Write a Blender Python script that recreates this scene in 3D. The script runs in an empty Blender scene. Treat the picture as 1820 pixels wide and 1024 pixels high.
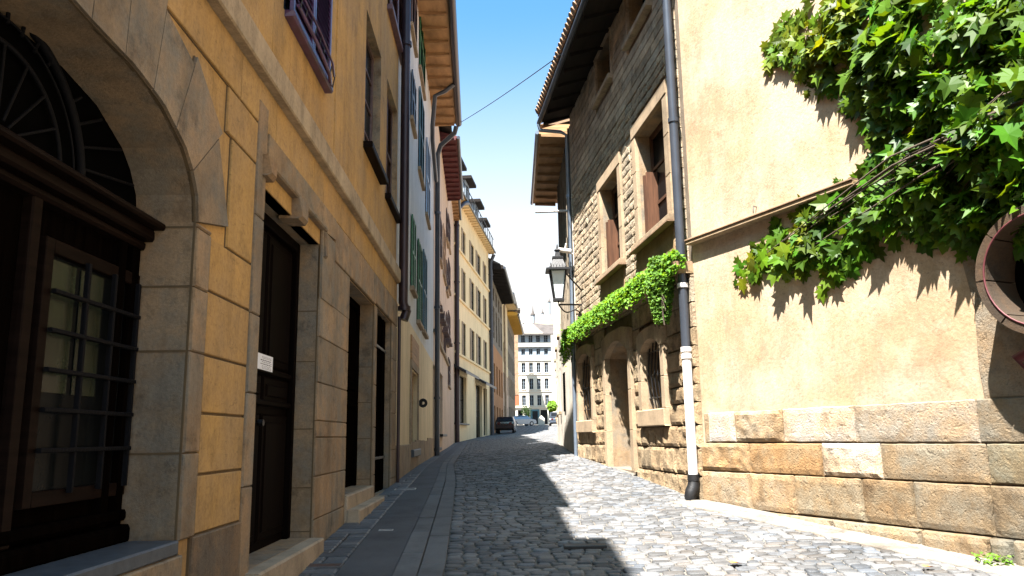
import bpy, math, random
from mathutils import Matrix, Vector, noise
random.seed(7)
C = bpy.context.scene.collection
PI = math.pi
F = 1395.0
EYE = 1.6
CAMROT = Matrix.Rotation(PI/2 + math.radians(10.7), 3, 'X') @ Matrix.Rotation(math.radians(-0.9), 3, 'Z')
CAMPOS = Vector((0, 0, EYE))

def ray(u, v): return CAMROT @ Vector((u-910, 512-v, -F))
def at_y(u, v, y):
    d = ray(u, v); t = y/d.y
    return Vector((d.x*t, y, EYE+d.z*t))

# ------------------------------------------------------------------ materials
def newmat(name):
    m = bpy.data.materials.new(name); m.use_nodes = True
    nt = m.node_tree; nt.nodes.clear()
    out = nt.nodes.new('ShaderNodeOutputMaterial')
    b = nt.nodes.new('ShaderNodeBsdfPrincipled')
    nt.links.new(b.outputs[0], out.inputs[0])
    return m, nt, b, out
def nd(nt, t, **kw):
    n = nt.nodes.new(t)
    for k, v in kw.items():
        if k in n.inputs: n.inputs[k].default_value = v
        else: setattr(n, k, v)
    return n
def noise_tex(nt, scale, detail=5, rough=.6, vec=None, stretch=None):
    tc = nd(nt, 'ShaderNodeTexCoord'); mp = nd(nt, 'ShaderNodeMapping')
    nt.links.new(tc.outputs['Object'], mp.inputs[0])
    if stretch: mp.inputs['Scale'].default_value = stretch
    n = nd(nt, 'ShaderNodeTexNoise', Scale=scale, Detail=detail, Roughness=rough)
    nt.links.new(mp.outputs[0], n.inputs['Vector'])
    return n
def ramp(nt, src, stops):
    r = nd(nt, 'ShaderNodeValToRGB')
    el = r.color_ramp.elements
    while len(el) < len(stops): el.new(.5)
    for e, (p, c) in zip(el, stops):
        e.position = p; e.color = (c[0], c[1], c[2], 1) if not isinstance(c, (int, float)) else (c, c, c, 1)
    nt.links.new(src, r.inputs[0]); return r
def mul(nt, a, b, fac=1.0, mode='MULTIPLY'):
    m = nd(nt, 'ShaderNodeMix', data_type='RGBA', blend_type=mode)
    m.inputs[0].default_value = fac
    nt.links.new(a, m.inputs[6]); nt.links.new(b, m.inputs[7]); return m.outputs[2]
def sc(c, k): return tuple(min(1, x*k) for x in c)

def rough_mat(name, col, var=.25, scale=1.2, fine=60, bump=.3, bumpscale=90, rough=.9, streak=0., spots=0., tint=True, dist=.01, pits=0., col2=None, sc2=1.6, marks=0., spec=.3):
    """masonry / plaster: broad mottling, fine grain, dark spots and vertical weather streaks, per-stone tint"""
    m, nt, b, out = newmat(name)
    n1 = noise_tex(nt, scale, 6, .65)
    r1 = ramp(nt, n1.outputs[0], [(.3, sc(col, 1-var)), (.5, col), (.7, sc(col, 1+var*.6))])
    base = r1.outputs[0]
    if col2:
        n0 = noise_tex(nt, sc2, 7, .7); f0 = ramp(nt, n0.outputs[0], [(.42, 0.0), (.60, 1.0)])
        mx0 = nd(nt, 'ShaderNodeMix', data_type='RGBA'); nt.links.new(f0.outputs[0], mx0.inputs[0])
        nt.links.new(base, mx0.inputs[6]); mx0.inputs[7].default_value = (*col2, 1); base = mx0.outputs[2]
    n2 = noise_tex(nt, fine, 3, .7)
    r2 = ramp(nt, n2.outputs[0], [(.3, .72), (.6, 1.0)])
    c = mul(nt, base, r2.outputs[0], .8)
    if marks > 0:
        n5 = noise_tex(nt, 7.0, 4, .6, stretch=(1.0, 1.0, 3.2)); r5 = ramp(nt, n5.outputs[0], [(.63, 1.0), (.655, 1-marks), (.67, 1.0)]); c = mul(nt, c, r5.outputs[0])
    if spots > 0:
        n3 = noise_tex(nt, 3.1, 8, .75)
        r3 = ramp(nt, n3.outputs[0], [(.52, 1.0), (.66, 1-spots)])
        c = mul(nt, c, r3.outputs[0])
    if streak > 0:
        n4 = noise_tex(nt, 1.0, 6, .7, stretch=(3.2, 3.2, .35))
        r4 = ramp(nt, n4.outputs[0], [(.45, 1.0), (.68, 1-streak)])
        c = mul(nt, c, r4.outputs[0])
    if tint:
        a = nd(nt, 'ShaderNodeAttribute', attribute_name='tint')
        c = mul(nt, c, a.outputs[0])
    nt.links.new(c, b.inputs['Base Color'])
    b.inputs['Roughness'].default_value = rough; b.inputs['Specular IOR Level'].default_value = spec
    nb = noise_tex(nt, bumpscale, 6, .7)
    h = nb.outputs[0]
    if pits > 0:
        nv = noise_tex(nt, 14, 4, .6)
        rv = ramp(nt, nv.outputs[0], [(.56, 1.0), (.68, 1-pits)])
        h = mul(nt, h, rv.outputs[0])
    bp = nd(nt, 'ShaderNodeBump', Strength=bump, Distance=dist)
    nt.links.new(h, bp.inputs['Height']); nt.links.new(bp.outputs[0], b.inputs['Normal'])
    return m
def simple(name, col, rough=.6, metal=0., var=.15, scale=12, bump=0., spec=.5, tint=False):
    m, nt, b, out = newmat(name)
    n1 = noise_tex(nt, scale, 5, .6)
    r1 = ramp(nt, n1.outputs[0], [(.3, sc(col, 1-var)), (.7, sc(col, 1+var))])
    c = r1.outputs[0]
    if tint:
        a = nd(nt, 'ShaderNodeAttribute', attribute_name='tint'); c = mul(nt, c, a.outputs[0])
    nt.links.new(c, b.inputs['Base Color'])
    b.inputs['Roughness'].default_value = rough; b.inputs['Metallic'].default_value = metal
    b.inputs['Specular IOR Level'].default_value = spec
    if bump:
        bp = nd(nt, 'ShaderNodeBump', Strength=bump, Distance=.01)
        nt.links.new(n1.outputs[0], bp.inputs['Height']); nt.links.new(bp.outputs[0], b.inputs['Normal'])
    return m
def wood(name, col, rough=.5, stretch=(30, 30, 2.), bump=.25, spec=.2):
    m, nt, b, out = newmat(name)
    n1 = noise_tex(nt, 1.0, 6, .6, stretch=stretch)
    r1 = ramp(nt, n1.outputs[0], [(.3, sc(col, .55)), (.55, col), (.75, sc(col, 1.45))])
    a = nd(nt, 'ShaderNodeAttribute', attribute_name='tint'); c = mul(nt, r1.outputs[0], a.outputs[0])
    nt.links.new(c, b.inputs['Base Color']); b.inputs['Roughness'].default_value = rough; b.inputs['Specular IOR Level'].default_value = spec
    bp = nd(nt, 'ShaderNodeBump', Strength=bump, Distance=.004)
    nt.links.new(n1.outputs[0], bp.inputs['Height']); nt.links.new(bp.outputs[0], b.inputs['Normal'])
    return m
def leafmat(name, col, trans=.35, rough=.45):
    m, nt, b, out = newmat(name)
    a = nd(nt, 'ShaderNodeAttribute', attribute_name='tint')
    rgb = nd(nt, 'ShaderNodeRGB'); rgb.outputs[0].default_value = (*col, 1)
    c = mul(nt, rgb.outputs[0], a.outputs[0])
    nt.links.new(c, b.inputs['Base Color']); b.inputs['Roughness'].default_value = rough
    b.inputs['Specular IOR Level'].default_value = .22
    tr = nd(nt, 'ShaderNodeBsdfTranslucent')
    rgb2 = nd(nt, 'ShaderNodeRGB'); rgb2.outputs[0].default_value = (min(1, col[0]*2.2), min(1, col[1]*1.8), col[2]*.6, 1)
    c2 = mul(nt, rgb2.outputs[0], a.outputs[0]); nt.links.new(c2, tr.inputs[0])
    mx = nd(nt, 'ShaderNodeMixShader'); mx.inputs[0].default_value = trans
    nt.links.new(b.outputs[0], mx.inputs[1]); nt.links.new(tr.outputs[0], mx.inputs[2])
    nt.links.new(mx.outputs[0], out.inputs[0])
    return m

M = {}
M['ochre'] = rough_mat('ochre_plaster', (.46, .268, .086), col2=(.37, .232, .10), sc2=.9, marks=.35, var=.18, scale=1.3, fine=35, bump=.2, bumpscale=60, streak=.28, spots=.25)
M['ochre_groove'] = simple('joint_dark', (.10, .065, .03), .95)  # dark tone of the joints between blocks
M['astone'] = rough_mat('brown_sandstone', (.285, .195, .112), col2=(.205, .172, .128), sc2=2.2, var=.42, scale=1.6, fine=45, bump=.55, bumpscale=70, spots=.45, streak=.25, pits=.6)
M['band'] = rough_mat('pale_band_stone', (.40, .30, .185), var=.28, scale=2.0, fine=30, bump=.2, streak=.35, spots=.25)
M['cream'] = rough_mat('cream_lime_plaster', (.335, .232, .138), col2=(.395, .31, .222), sc2=.7, marks=.4, streak=.18, var=.28, scale=.9, fine=25, bump=.55, bumpscale=26, spots=.14, dist=.012)
M['ashlar'] = rough_mat('base_ashlar', (.205, .152, .097), col2=(.195, .178, .148), sc2=2.3, var=.6, scale=3.2, fine=55, bump=1.0, bumpscale=45, spots=.3, pits=.75, dist=.02)
M['rustic'] = rough_mat('rusticated_stone', (.27, .195, .115), var=.5, scale=4, fine=35, bump=1.0, bumpscale=32, spots=.4, pits=.85, dist=.03)
M['bframe'] = rough_mat('window_surround_stone', (.30, .222, .142), var=.32, scale=2, fine=40, bump=.35, bumpscale=50, spots=.25)
M['rubble'] = rough_mat('pebbly_wall_stone', (.32, .25, .17), var=.45, scale=5, fine=40, bump=1.0, bumpscale=20, spots=.35, pits=.9, dist=.03)
M['greystone'] = rough_mat('grey_upper_stone', (.34, .265, .185), var=.5, scale=3, fine=30, bump=.6, bumpscale=30, spots=.35)
M['mortar'] = rough_mat('old_mortar', (.16, .125, .09), var=.3, scale=5, bump=.6, tint=False)
M['white'] = rough_mat('pale_blue_white_plaster', (.58, .58, .56), var=.08, scale=.8, bump=.15, streak=.2, spots=.08)
M['palecream'] = rough_mat('pale_cream_plaster', (.70, .55, .33), var=.12, scale=.6, bump=.15, streak=.25, spots=.12)
M['pink'] = rough_mat('pinkish_plaster', (.60, .43, .30), var=.15, scale=.6, bump=.15, streak=.3, spots=.15)
M['dcream'] = rough_mat('butter_plaster', (.80, .62, .36), var=.1, scale=.5, bump=.12, streak=.15)
M['lit'] = rough_mat('weathered_white_plaster', (.55, .50, .42), var=.3, scale=1.5, bump=.4, streak=.45, spots=.35)
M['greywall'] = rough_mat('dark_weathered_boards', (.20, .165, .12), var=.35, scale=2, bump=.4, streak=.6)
M['farwhite'] = rough_mat('far_white_plaster', (.50, .46, .395), var=.10, scale=.3, bump=.05)
M['farblue'] = rough_mat('blue_grey_render', (.22, .26, .30), var=.08, scale=.3, bump=.05)
M['orange'] = rough_mat('burnt_orange_plaster', (.36, .17, .065), var=.15, scale=.5, bump=.1, streak=.2)
M['burnt'] = simple('burnt_orange_paint', (.26, .075, .03), .6)
M['yellow'] = rough_mat('mustard_boards', (.62, .38, .08), var=.15, scale=.6, bump=.1)
M['glass'] = simple('window_glass', (.005, .006, .0065), .25, var=.3, scale=2, spec=.04)
M['bglass'] = simple('street_window_glass', (.012, .014, .017), .25, var=.4, scale=1, spec=.12)
M['dark'] = simple('dark_interior', (.002, .002, .002), .9, spec=.0)
M['curtain'] = rough_mat('net_curtain_behind_glass', (.022, .026, .015), var=.8, scale=2.5, bump=.0, streak=.7, rough=.25, tint=False)
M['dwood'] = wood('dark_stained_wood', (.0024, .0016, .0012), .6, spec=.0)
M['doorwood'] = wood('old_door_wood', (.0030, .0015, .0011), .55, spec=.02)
M['mould'] = wood('reddish_brown_moulding', (.0085, .0048, .0034), .5, spec=.03, stretch=(2, 2, 30))
M['rwood'] = wood('reddish_window_wood', (.072, .036, .021), .6)
M['soffit'] = wood('soffit_boards', (.36, .21, .10), .7, stretch=(3, .8, 20))
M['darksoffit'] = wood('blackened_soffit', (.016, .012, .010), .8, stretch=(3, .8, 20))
M['redsoffit'] = wood('purple_red_soffit', (.095, .028, .030), .6, stretch=(3, .8, 20))
M['iron'] = simple('wrought_iron', (.010, .010, .011), .45, .2, bump=.3, scale=40)
M['greyiron'] = simple('grey_painted_bars', (.006, .006, .007), .6, .0, spec=.05, bump=.5, scale=60)
M['pipe'] = simple('dark_blue_grey_pipe', (.045, .052, .066), .32, .35, scale=4)
M['brownpipe'] = simple('dark_brown_pipe', (.030, .018, .022), .35, .35, scale=4)
M['whitepipe'] = simple('white_pipe', (.55, .52, .49), .5, 0, scale=6)
M['zinc'] = simple('zinc_sheet', (.20, .25, .32), .35, .6, scale=5)
M['purple'] = simple('purple_shutter_paint', (.060, .022, .070), .3, 0, var=.4, scale=8, bump=.2, spec=.7)
M['plum'] = simple('plum_shutter', (.085, .045, .06), .5, var=.3)
M['green'] = simple('green_shutter_paint', (.025, .105, .040), .5, var=.35, scale=5)
M['teal'] = simple('teal_shutter_paint', (.03, .10, .13), .5, var=.35, scale=5)
M['brownsh'] = simple('brown_shutter_paint', (.085, .048, .040), .55, var=.3)
M['paper'] = simple('notice_paper', (.70, .72, .76), .7, var=.04)
M['ink'] = simple('ink', (.03, .03, .04), .7)
M['tile'] = rough_mat('clay_roof_tile', (.25, .16, .10), var=.4, scale=2, bump=.8, bumpscale=12)
M['farroof'] = rough_mat('pale_roof_tile', (.155, .128, .105), var=.5, scale=1.2, bump=.5, bumpscale=5)
M['darkroof'] = rough_mat('dark_slate_roof', (.07, .06, .055), var=.4, scale=1.2, bump=.5, bumpscale=5)
M['bluestep'] = simple('blue_grey_sill_stone', (.050, .060, .072), .5, var=.25, bump=.3)
M['stepstone'] = rough_mat('worn_step_stone', (.33, .26, .18), var=.3, scale=2, bump=.4, spots=.3)
M['lampglass'] = simple('frosted_lantern_glass', (.50, .56, .58), .2, var=.05)
M['leaf'] = leafmat('vine_leaf', (.048, .115, .006), trans=.38)
M['sedum'] = leafmat('trailing_plant_leaf', (.10, .22, .022), trans=.40, rough=.6)
M['bark'] = simple('vine_bark', (.045, .030, .018), .9, bump=.8, scale=30)
M['carpaint'] = simple('black_car_paint', (.012, .007, .010), .18, .2, spec=.8)
M['greycar'] = simple('grey_car_paint', (.06, .075, .10), .2, .3, spec=.8)
M['silvercar'] = simple('silver_car_paint', (.30, .33, .36), .25, .5)
M['cloth'] = simple('dark_cloth', (.02, .02, .03), .9)
M['skin'] = simple('skin', (.40, .24, .17), .6)
M['redlamp'] = simple('red_lens', (.07, .004, .004), .3)
M['tyre'] = simple('tyre_rubber', (.015, .015, .015), .8)
M['asphalt'] = rough_mat('pavement_asphalt', (.070, .071, .076), var=.4, scale=2, fine=120, bump=.6, bumpscale=160, rough=.75, tint=False)
M['granite'] = rough_mat('granite_slab', (.105, .106, .108), var=.35, scale=3, fine=150, bump=.5, bumpscale=140, rough=.7)
M['cobble'] = rough_mat('cobblestone', (.112, .112, .113), col2=(.086, .091, .097), sc2=.8, var=.38, scale=6, fine=60, bump=.6, bumpscale=60, rough=.55, spots=.25)
M['joint'] = rough_mat('sandy_joint', (.13, .118, .10), var=.35, scale=6, fine=60, bump=.8, bumpscale=80, tint=False)
M['flag'] = rough_mat('pale_flagstone', (.18, .16, .135), var=.5, scale=3, fine=60, bump=.4, bumpscale=70, spots=.2)
M['soil'] = rough_mat('ground_dirt', (.16, .14, .11), var=.3, scale=.5, tint=False)
M['rust'] = simple('rusty_cover', (.075, .040, .028), .7, .2, bump=.8, scale=50)
M['steel'] = simple('galvanised_grate', (.42, .42, .42), .35, .7, scale=20)
M['redstone'] = simple('dark_red_painted_edge', (.075, .012, .015), .6)

# ------------------------------------------------------------------ mesh gatherer
class G:
    def __init__(s): s.v = []; s.f = []; s.m = []; s.t = []; s.mats = []; s.sm = []
    def mi(s, m):
        if m not in s.mats: s.mats.append(m)
        return s.mats.index(m)
    def face(s, pts, m, tint=(1, 1, 1), smooth=False):
        i = len(s.v); s.v += [tuple(p) for p in pts]
        s.f.append(tuple(range(i, i+len(pts)))); s.m.append(s.mi(m)); s.t.append(tint); s.sm.append(smooth)
    def mesh(s, verts, faces, m, tint=(1, 1, 1), smooth=False):
        i = len(s.v); s.v += [tuple(p) for p in verts]; k = s.mi(m)
        for f in faces:
            s.f.append(tuple(i+j for j in f)); s.m.append(k); s.t.append(tint); s.sm.append(smooth)
    def box(s, Mp, a0, a1, b0, b1, n0, n1, m, bev=0., tint=(1, 1, 1), back=True, ds=None):
        """box in mapped (s,z,n) space; n1 is the outer face"""
        k = 1 if not ds else max(1, int(math.ceil(abs(a1-a0)/ds)))
        e = bev; S = [a0+(a1-a0)*i/k for i in range(k+1)]
        S2 = [a0+e+(a1-a0-2*e)*i/k for i in range(k+1)]
        rows = []
        rows.append([(x, b0, n0) for x in S]); rows.append([(x, b0, n1-e) for x in S])
        if e > 0: rows.append([(x, b0+e, n1) for x in S2]); rows.append([(x, b1-e, n1) for x in S2])
        rows.append([(x, b1, n1-e) for x in S]); rows.append([(x, b1, n0) for x in S])
        V = [Mp(*p) for r in rows for p in r]; w = k+1; R = len(rows); fs = []
        for r in range(R if back else R-1):
            r2 = (r+1) % R
            for i in range(k): fs.append((r*w+i, r*w+i+1, r2*w+i+1, r2*w+i))
        fs.append(tuple(r*w for r in range(R))[::-1]); fs.append(tuple(r*w+k for r in range(R)))
        s.mesh(V, fs, m, tint)
    def rough(s, Mp, a0, a1, b0, b1, n0, n1, m, amp=.02, res=.07, tint=(1, 1, 1), edge=.03):
        nx = max(2, int((a1-a0)/res)); nz = max(2, int((b1-b0)/res)); V = []; fs = []
        e = min(.011, (a1-a0)*.2, (b1-b0)*.2) if edge > 0 else 0
        XS = [a0+e+(a1-a0-2*e)*i/nx for i in range(nx+1)]; ZS = [b0+e+(b1-b0-2*e)*j/nz for j in range(nz+1)]
        if e: XS = [a0]+XS+[a1]; ZS = [b0]+ZS+[b1]
        nx = len(XS)-1; nz = len(ZS)-1
        for z in ZS:
            for x in XS:
                if edge > 0:
                    jx = .007*noise.noise((z*14, a0*5, 1)); jz = .007*noise.noise((x*14, b0*5, 4))
                else: jx = jz = 0
                d = min(x-a0, a1-x, z-b0, b1-z)
                fall = max(0, min(1, d/edge))
                nn = noise.noise((x*3.1+b0*9, z*3.3, a0*7))*1.2+noise.noise((x*9, z*9, n1*5))*.8
                V.append(Mp(x+jx, z+jz, n0+(n1-n0)*(.45+.55*math.sqrt(fall))+amp*nn*fall))
        w = nx+1
        for j in range(nz):
            for i in range(nx): fs.append((j*w+i, j*w+i+1, (j+1)*w+i+1, (j+1)*w+i))
        s.mesh(V, fs, m, tint)
        s.box(Mp, a0, a1, b0, b1, n0-.05, n0+(n1-n0)*.45-.001, m, 0, tint)
    def wbox(s, lo, hi, m, bev=0., tint=(1, 1, 1)):
        s.box(lambda a, b, n: (a, n, b), lo[0], hi[0], lo[2], hi[2], lo[1], hi[1], m, bev, tint)
    def tube(s, pts, r, m, n=10, tint=(1, 1, 1), cap=True):
        pts = [Vector(p) for p in pts]; rs = r if isinstance(r, (list, tuple)) else [r]*len(pts)
        V = []; fs = []; up = None
        for i, p in enumerate(pts):
            a = pts[max(0, i-1)]; b = pts[min(len(pts)-1, i+1)]
            d = (b-a).normalized()
            if up is None:
                up = d.orthogonal().normalized()
            else:
                up = (up-d*up.dot(d)).normalized()
            q = d.cross(up)
            for k in range(n):
                an = 2*PI*k/n; V.append(p+(up*math.cos(an)+q*math.sin(an))*rs[i])
        for i in range(len(pts)-1):
            for k in range(n):
                k2 = (k+1) % n; fs.append((i*n+k, i*n+k2, (i+1)*n+k2, (i+1)*n+k))
        s.mesh(V, fs, m, tint, True)
        if cap:
            s.face(V[:n][::-1], m, tint); s.face(V[-n:], m, tint)
    def prism(s, poly, Mp, n0, n1, m, tint=(1, 1, 1), bev=0.):
        """polygon in (s,z) extruded n0..n1 (n1 outer)"""
        k = len(poly)
        if bev > 0:
            cx = sum(p[0] for p in poly)/k; cz = sum(p[1] for p in poly)/k
            inn = []
            for p in poly:
                d = math.hypot(p[0]-cx, p[1]-cz); t = 1-bev*1.3/max(d, 1e-6); inn.append((cx+(p[0]-cx)*t, cz+(p[1]-cz)*t))
            A = [Mp(*p, n0) for p in poly]; B = [Mp(*p, n1-bev) for p in poly]; D = [Mp(*p, n1) for p in inn]
            s.mesh(A+B+D, [(i, (i+1) % k, k+(i+1) % k, k+i) for i in range(k)]+[(k+i, k+(i+1) % k, 2*k+(i+1) % k, 2*k+i) for i in range(k)]+[tuple(range(2*k, 3*k))], m, tint)
        else:
            A = [Mp(*p, n0) for p in poly]; B = [Mp(*p, n1) for p in poly]
            s.mesh(A+B, [(i, (i+1) % k, k+(i+1) % k, k+i) for i in range(k)]+[tuple(range(k, 2*k)), tuple(range(k))[::-1]], m, tint)
    def build(s, name, parent=None, fix=True):
        base = Vector((0, 0, 0)); p = parent
        while p is not None: base += p.location; p = p.parent
        me = bpy.data.meshes.new(name)
        me.from_pydata([Vector(v)-base for v in s.v], [], s.f)
        for m in s.mats: me.materials.append(M[m] if isinstance(m, str) else m)
        me.polygons.foreach_set('material_index', s.m)
        me.polygons.foreach_set('use_smooth', s.sm)
        ca = me.color_attributes.new('tint', 'FLOAT_COLOR', 'CORNER')
        arr = []
        for f, t in zip(s.f, s.t):
            arr += [t[0], t[1], t[2], 1.0]*len(f)
        ca.data.foreach_set('color', arr)
        me.update()
        o = bpy.data.objects.new(name, me); C.objects.link(o); o.parent = parent
        return o
def thing(name, label, cat, loc, group=None):
    o = bpy.data.objects.new(name, None); C.objects.link(o); o.location = loc
    o.empty_display_size = .2
    return tag(o, label, cat, group)
def tag(o, label, cat, group=None):
    o['label'] = label; o['category'] = cat
    if group: o['group'] = group
    return o
def struct(g, name, kind='structure'):
    o = g.build(name); o['kind'] = kind; return o
def tn(a=.12, warm=.04):
    k = 1+random.uniform(-a, a); w = random.uniform(-warm, warm)
    return (k*(1+w), k, k*(1-w))

# ------------------------------------------------------------------ facade curves
class Curve:
    def __init__(s, pts, side):
        s.p = [Vector(q) for q in pts]; s.side = side
        s.L = [0]
        for a, b in zip(s.p, s.p[1:]): s.L.append(s.L[-1]+(b-a).length)
    def seg(s, x):
        for i in range(len(s.p)-2):
            if x < s.L[i+1]: return i
        return len(s.p)-2
    def tang(s, i): return (s.p[i+1]-s.p[i]).normalized()
    def __call__(s, x, z, n=0.):
        i = s.seg(x); t = s.tang(i); q = s.p[i]+t*(x-s.L[i])
        # blended normal for a smooth bend
        m = Vector((t.y, -t.x))*s.side
        if abs(n) > 0 and len(s.p) > 2:
            for j in range(1, len(s.p)-1):
                if abs(x-s.L[j]) < 1e-5:
                    t2 = (s.tang(j-1)+s.tang(j)).normalized(); m = Vector((t2.y, -t2.x))*s.side
        return Vector((q.x+m.x*n, q.y+m.y*n, z))
    def hit(s, u, v, n=0.):
        d = ray(u, v); best = None
        for i in range(len(s.p)-1):
            t = s.tang(i); m = Vector((t.y, -t.x))*s.side
            a = s.p[i]+m*n
            # cam + k d = a + q t
            det = d.x*(-t.y)-d.y*(-t.x)
            if abs(det) < 1e-9: continue
            k = (a.x*(-t.y)-a.y*(-t.x))/det
            q = (d.x*a.y-d.y*a.x)/det
            ln = (s.p[i+1]-s.p[i]).length
            lo = -1e9 if i == 0 else -1e-6
            hi = 1e9 if i == len(s.p)-2 else ln+1e-6
            if k > 0 and lo <= q <= hi and (best is None or k < best[2]): best = (s.L[i]+q, EYE+k*d.z, k)
        return best[0], best[1]
    def sy(s, y):
        for i in range(len(s.p)-1):
            a, b = s.p[i], s.p[i+1]
            if y <= b.y or i == len(s.p)-2: return s.L[i]+(y-a.y)/(b.y-a.y)*(b-a).length

FA = Curve([(-1.88, -13), (-1.90, 4), (-1.93, 7), (-1.98, 10), (-2.08, 13.8)], 1)
FW = Curve([(-2.08, 13.8), (-2.65, 26)], 1)
FC = Curve([(-2.65, 26), (-3.25, 38.9)], 1)
FC2 = Curve([(-3.25, 38.9), (-3.77, 50)], 1)
FD = Curve([(-3.77, 50), (-2.03, 67.4)], 1)
FE1 = Curve([(-2.03, 67.4), (-1.15, 86)], 1)
FE2 = Curve([(-1.15, 86), (-.65, 97)], 1)
FE3 = Curve([(-.65, 97), (.22, 116)], 1)
FB = Curve([(2.46, 10.4), (1.52, 18.4)], -1)
FR = Curve([(1.48, 18.4), (1.48, 23.4)], -1)
FR2 = Curve([(1.48, 23.4), (1.84, 34), (3.05, 55)], -1)
FK = Curve([(5.55, 3.73), (2.46, 10.4)], -1)

LPTS = [(-1.88, -4), (-1.90, 4), (-1.93, 7), (-1.98, 10), (-2.08, 13.8), (-2.65, 26), (-3.25, 38.9), (-3.77, 50), (-2.03, 67.4), (-1.15, 86), (.22, 116), (-2, 130), (-30, 160)]
RPTS = [(8.9, -4), (5.55, 3.73), (2.46, 10.4), (1.52, 18.4), (1.48, 23.4), (1.84, 34), (3.05, 55), (6, 75), (9, 100), (12, 130), (40, 160)]
def lerp_tab(tab, y):
    if y <= tab[0][0]: return tab[0][1]
    for (a, va), (b, vb) in zip(tab, tab[1:]):
        if y <= b: return va+(vb-va)*(y-a)/(b-a)
    return tab[-1][1]
XLT = [(p[1], p[0]) for p in LPTS]; XRT = [(p[1], p[0]) for p in RPTS]
ZLT = [(-4, -1.98), (0, -1.66), (5, -1.26), (7.7, -1.06), (10.4, -.90), (13.8, -.77), (18.5, -.68), (26, -.62), (38, -.52), (50, -.38), (67, .12), (90, .85), (130, 1.85), (200, 2.2)]
ZRT = [(-4, -1.95), (0, -1.62), (5, -1.24), (7.7, -1.04), (10.4, -.85), (13.8, -.66), (18.5, -.46), (26, -.30), (38, -.10), (50, .12), (67, .45), (90, .95), (130, 1.85), (200, 2.2)]
def sm(tab, y): return (lerp_tab(tab, y-1.2)+lerp_tab(tab, y)*2+lerp_tab(tab, y+1.2))/4
def XL(y): return lerp_tab(XLT, y)
def XR(y): return lerp_tab(XRT, y)
def gz(x, y):
    a, b = XL(y), XR(y); t = max(0, min(1, (x-a)/max(.1, b-a)))
    return EYE+sm(ZLT, y)*(1-t)+sm(ZRT, y)*t
# ------------------------------------------------------------------ wall helpers
def hole(cv, u0, u1, uref, vt, vb, d=.2, arch=None):
    """opening read as two jamb columns and a head/sill row, turned into wall metres"""
    vm = (vt+vb)/2
    s0 = cv.hit(u0, vm)[0]; s1 = cv.hit(u1, vm)[0]
    z1 = cv.hit(uref, vt)[1]; z0 = cv.hit(uref, vb)[1]
    if s0 > s1: s0, s1 = s1, s0
    return dict(s0=s0, s1=s1, z0=z0, z1=z1, d=d, arch=arch)
def segarch(h, rise, k=8):
    c = (h['s0']+h['s1'])/2; w = (h['s1']-h['s0'])/2
    R = (w*w+rise*rise)/(2*rise); zc = h['z1']-R
    pts = []
    for i in range(k+1):
        x = -w+2*w*i/k; pts.append((c+x, zc+math.sqrt(R*R-x*x)))
    h['arch'] = pts; return h
def sheet(g, Mp, s0, s1, z0, z1, holes, m, rm=None, ds=2., n=0., curve=None):
    rm = rm or m
    xs = {s0, s1}; zs = {z0, z1}
    for h in holes: xs |= {h['s0'], h['s1']}; zs |= {h['z0'], h['z1']}
    if curve: xs |= {x for x in curve.L if s0 < x < s1}
    xs = sorted(x for x in xs if s0-1e-6 <= x <= s1+1e-6); zs = sorted(z for z in zs if z0-1e-6 <= z <= z1+1e-6)
    for a, b in zip(xs, xs[1:]):
        for c, e in zip(zs, zs[1:]):
            mx, mz = (a+b)/2, (c+e)/2
            if any(h['s0'] < mx < h['s1'] and h['z0'] < mz < h['z1'] for h in holes): continue
            g.face([Mp(a, c, n), Mp(b, c, n), Mp(b, e, n), Mp(a, e, n)], m)
    for h in holes:
        a, b, c, e, d = h['s0'], h['s1'], h['z0'], h['z1'], h['d']
        g.face([Mp(a, c, n), Mp(b, c, n), Mp(b, c, n-d), Mp(a, c, n-d)], rm)
        if h.get('arch'):
            P = h['arch']
            for p, q in zip(P, P[1:]):
                g.face([Mp(*p, n), Mp(*q, n), Mp(q[0], e, n), Mp(p[0], e, n)], m)
                g.face([Mp(*p, n), Mp(*q, n), Mp(*q, n-d), Mp(*p, n-d)], rm)
            g.face([Mp(a, c, n), Mp(*P[0], n), Mp(*P[0], n-d), Mp(a, c, n-d)], rm)
            g.face([Mp(b, c, n), Mp(*P[-1], n), Mp(*P[-1], n-d), Mp(b, c, n-d)], rm)
        else:
            g.face([Mp(a, e, n), Mp(b, e, n), Mp(b, e, n-d), Mp(a, e, n-d)], rm)
            g.face([Mp(a, c, n), Mp(a, e, n), Mp(a, e, n-d), Mp(a, c, n-d)], rm)
            g.face([Mp(b, c, n), Mp(b, e, n), Mp(b, e, n-d), Mp(b, c, n-d)], rm)
def shell(g, Mp, s0, s1, z0, z1, depth, m, top=True):
    for x in (s0, s1): g.face([Mp(x, z0, 0), Mp(x, z1, 0), Mp(x, z1, -depth), Mp(x, z0, -depth)], m)
    g.face([Mp(s0, z0, -depth), Mp(s1, z0, -depth), Mp(s1, z1, -depth), Mp(s0, z1, -depth)], m)
    if top: g.face([Mp(s0, z1, 0), Mp(s1, z1, 0), Mp(s1, z1, -depth), Mp(s0, z1, -depth)], m)
def frame(g, Mp, h, n, w, t, m, inset=0.):
    a, b, c, e = h['s0']+inset, h['s1']-inset, h['z0']+inset, h['z1']-inset
    g.box(Mp, a, a+w, c, e, n, n+t, m, .004); g.box(Mp, b-w, b, c, e, n, n+t, m, .004)
    g.box(Mp, a+w, b-w, c, c+w, n, n+t, m, .004); g.box(Mp, a+w, b-w, e-w, e, n, n+t, m, .004)
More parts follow.
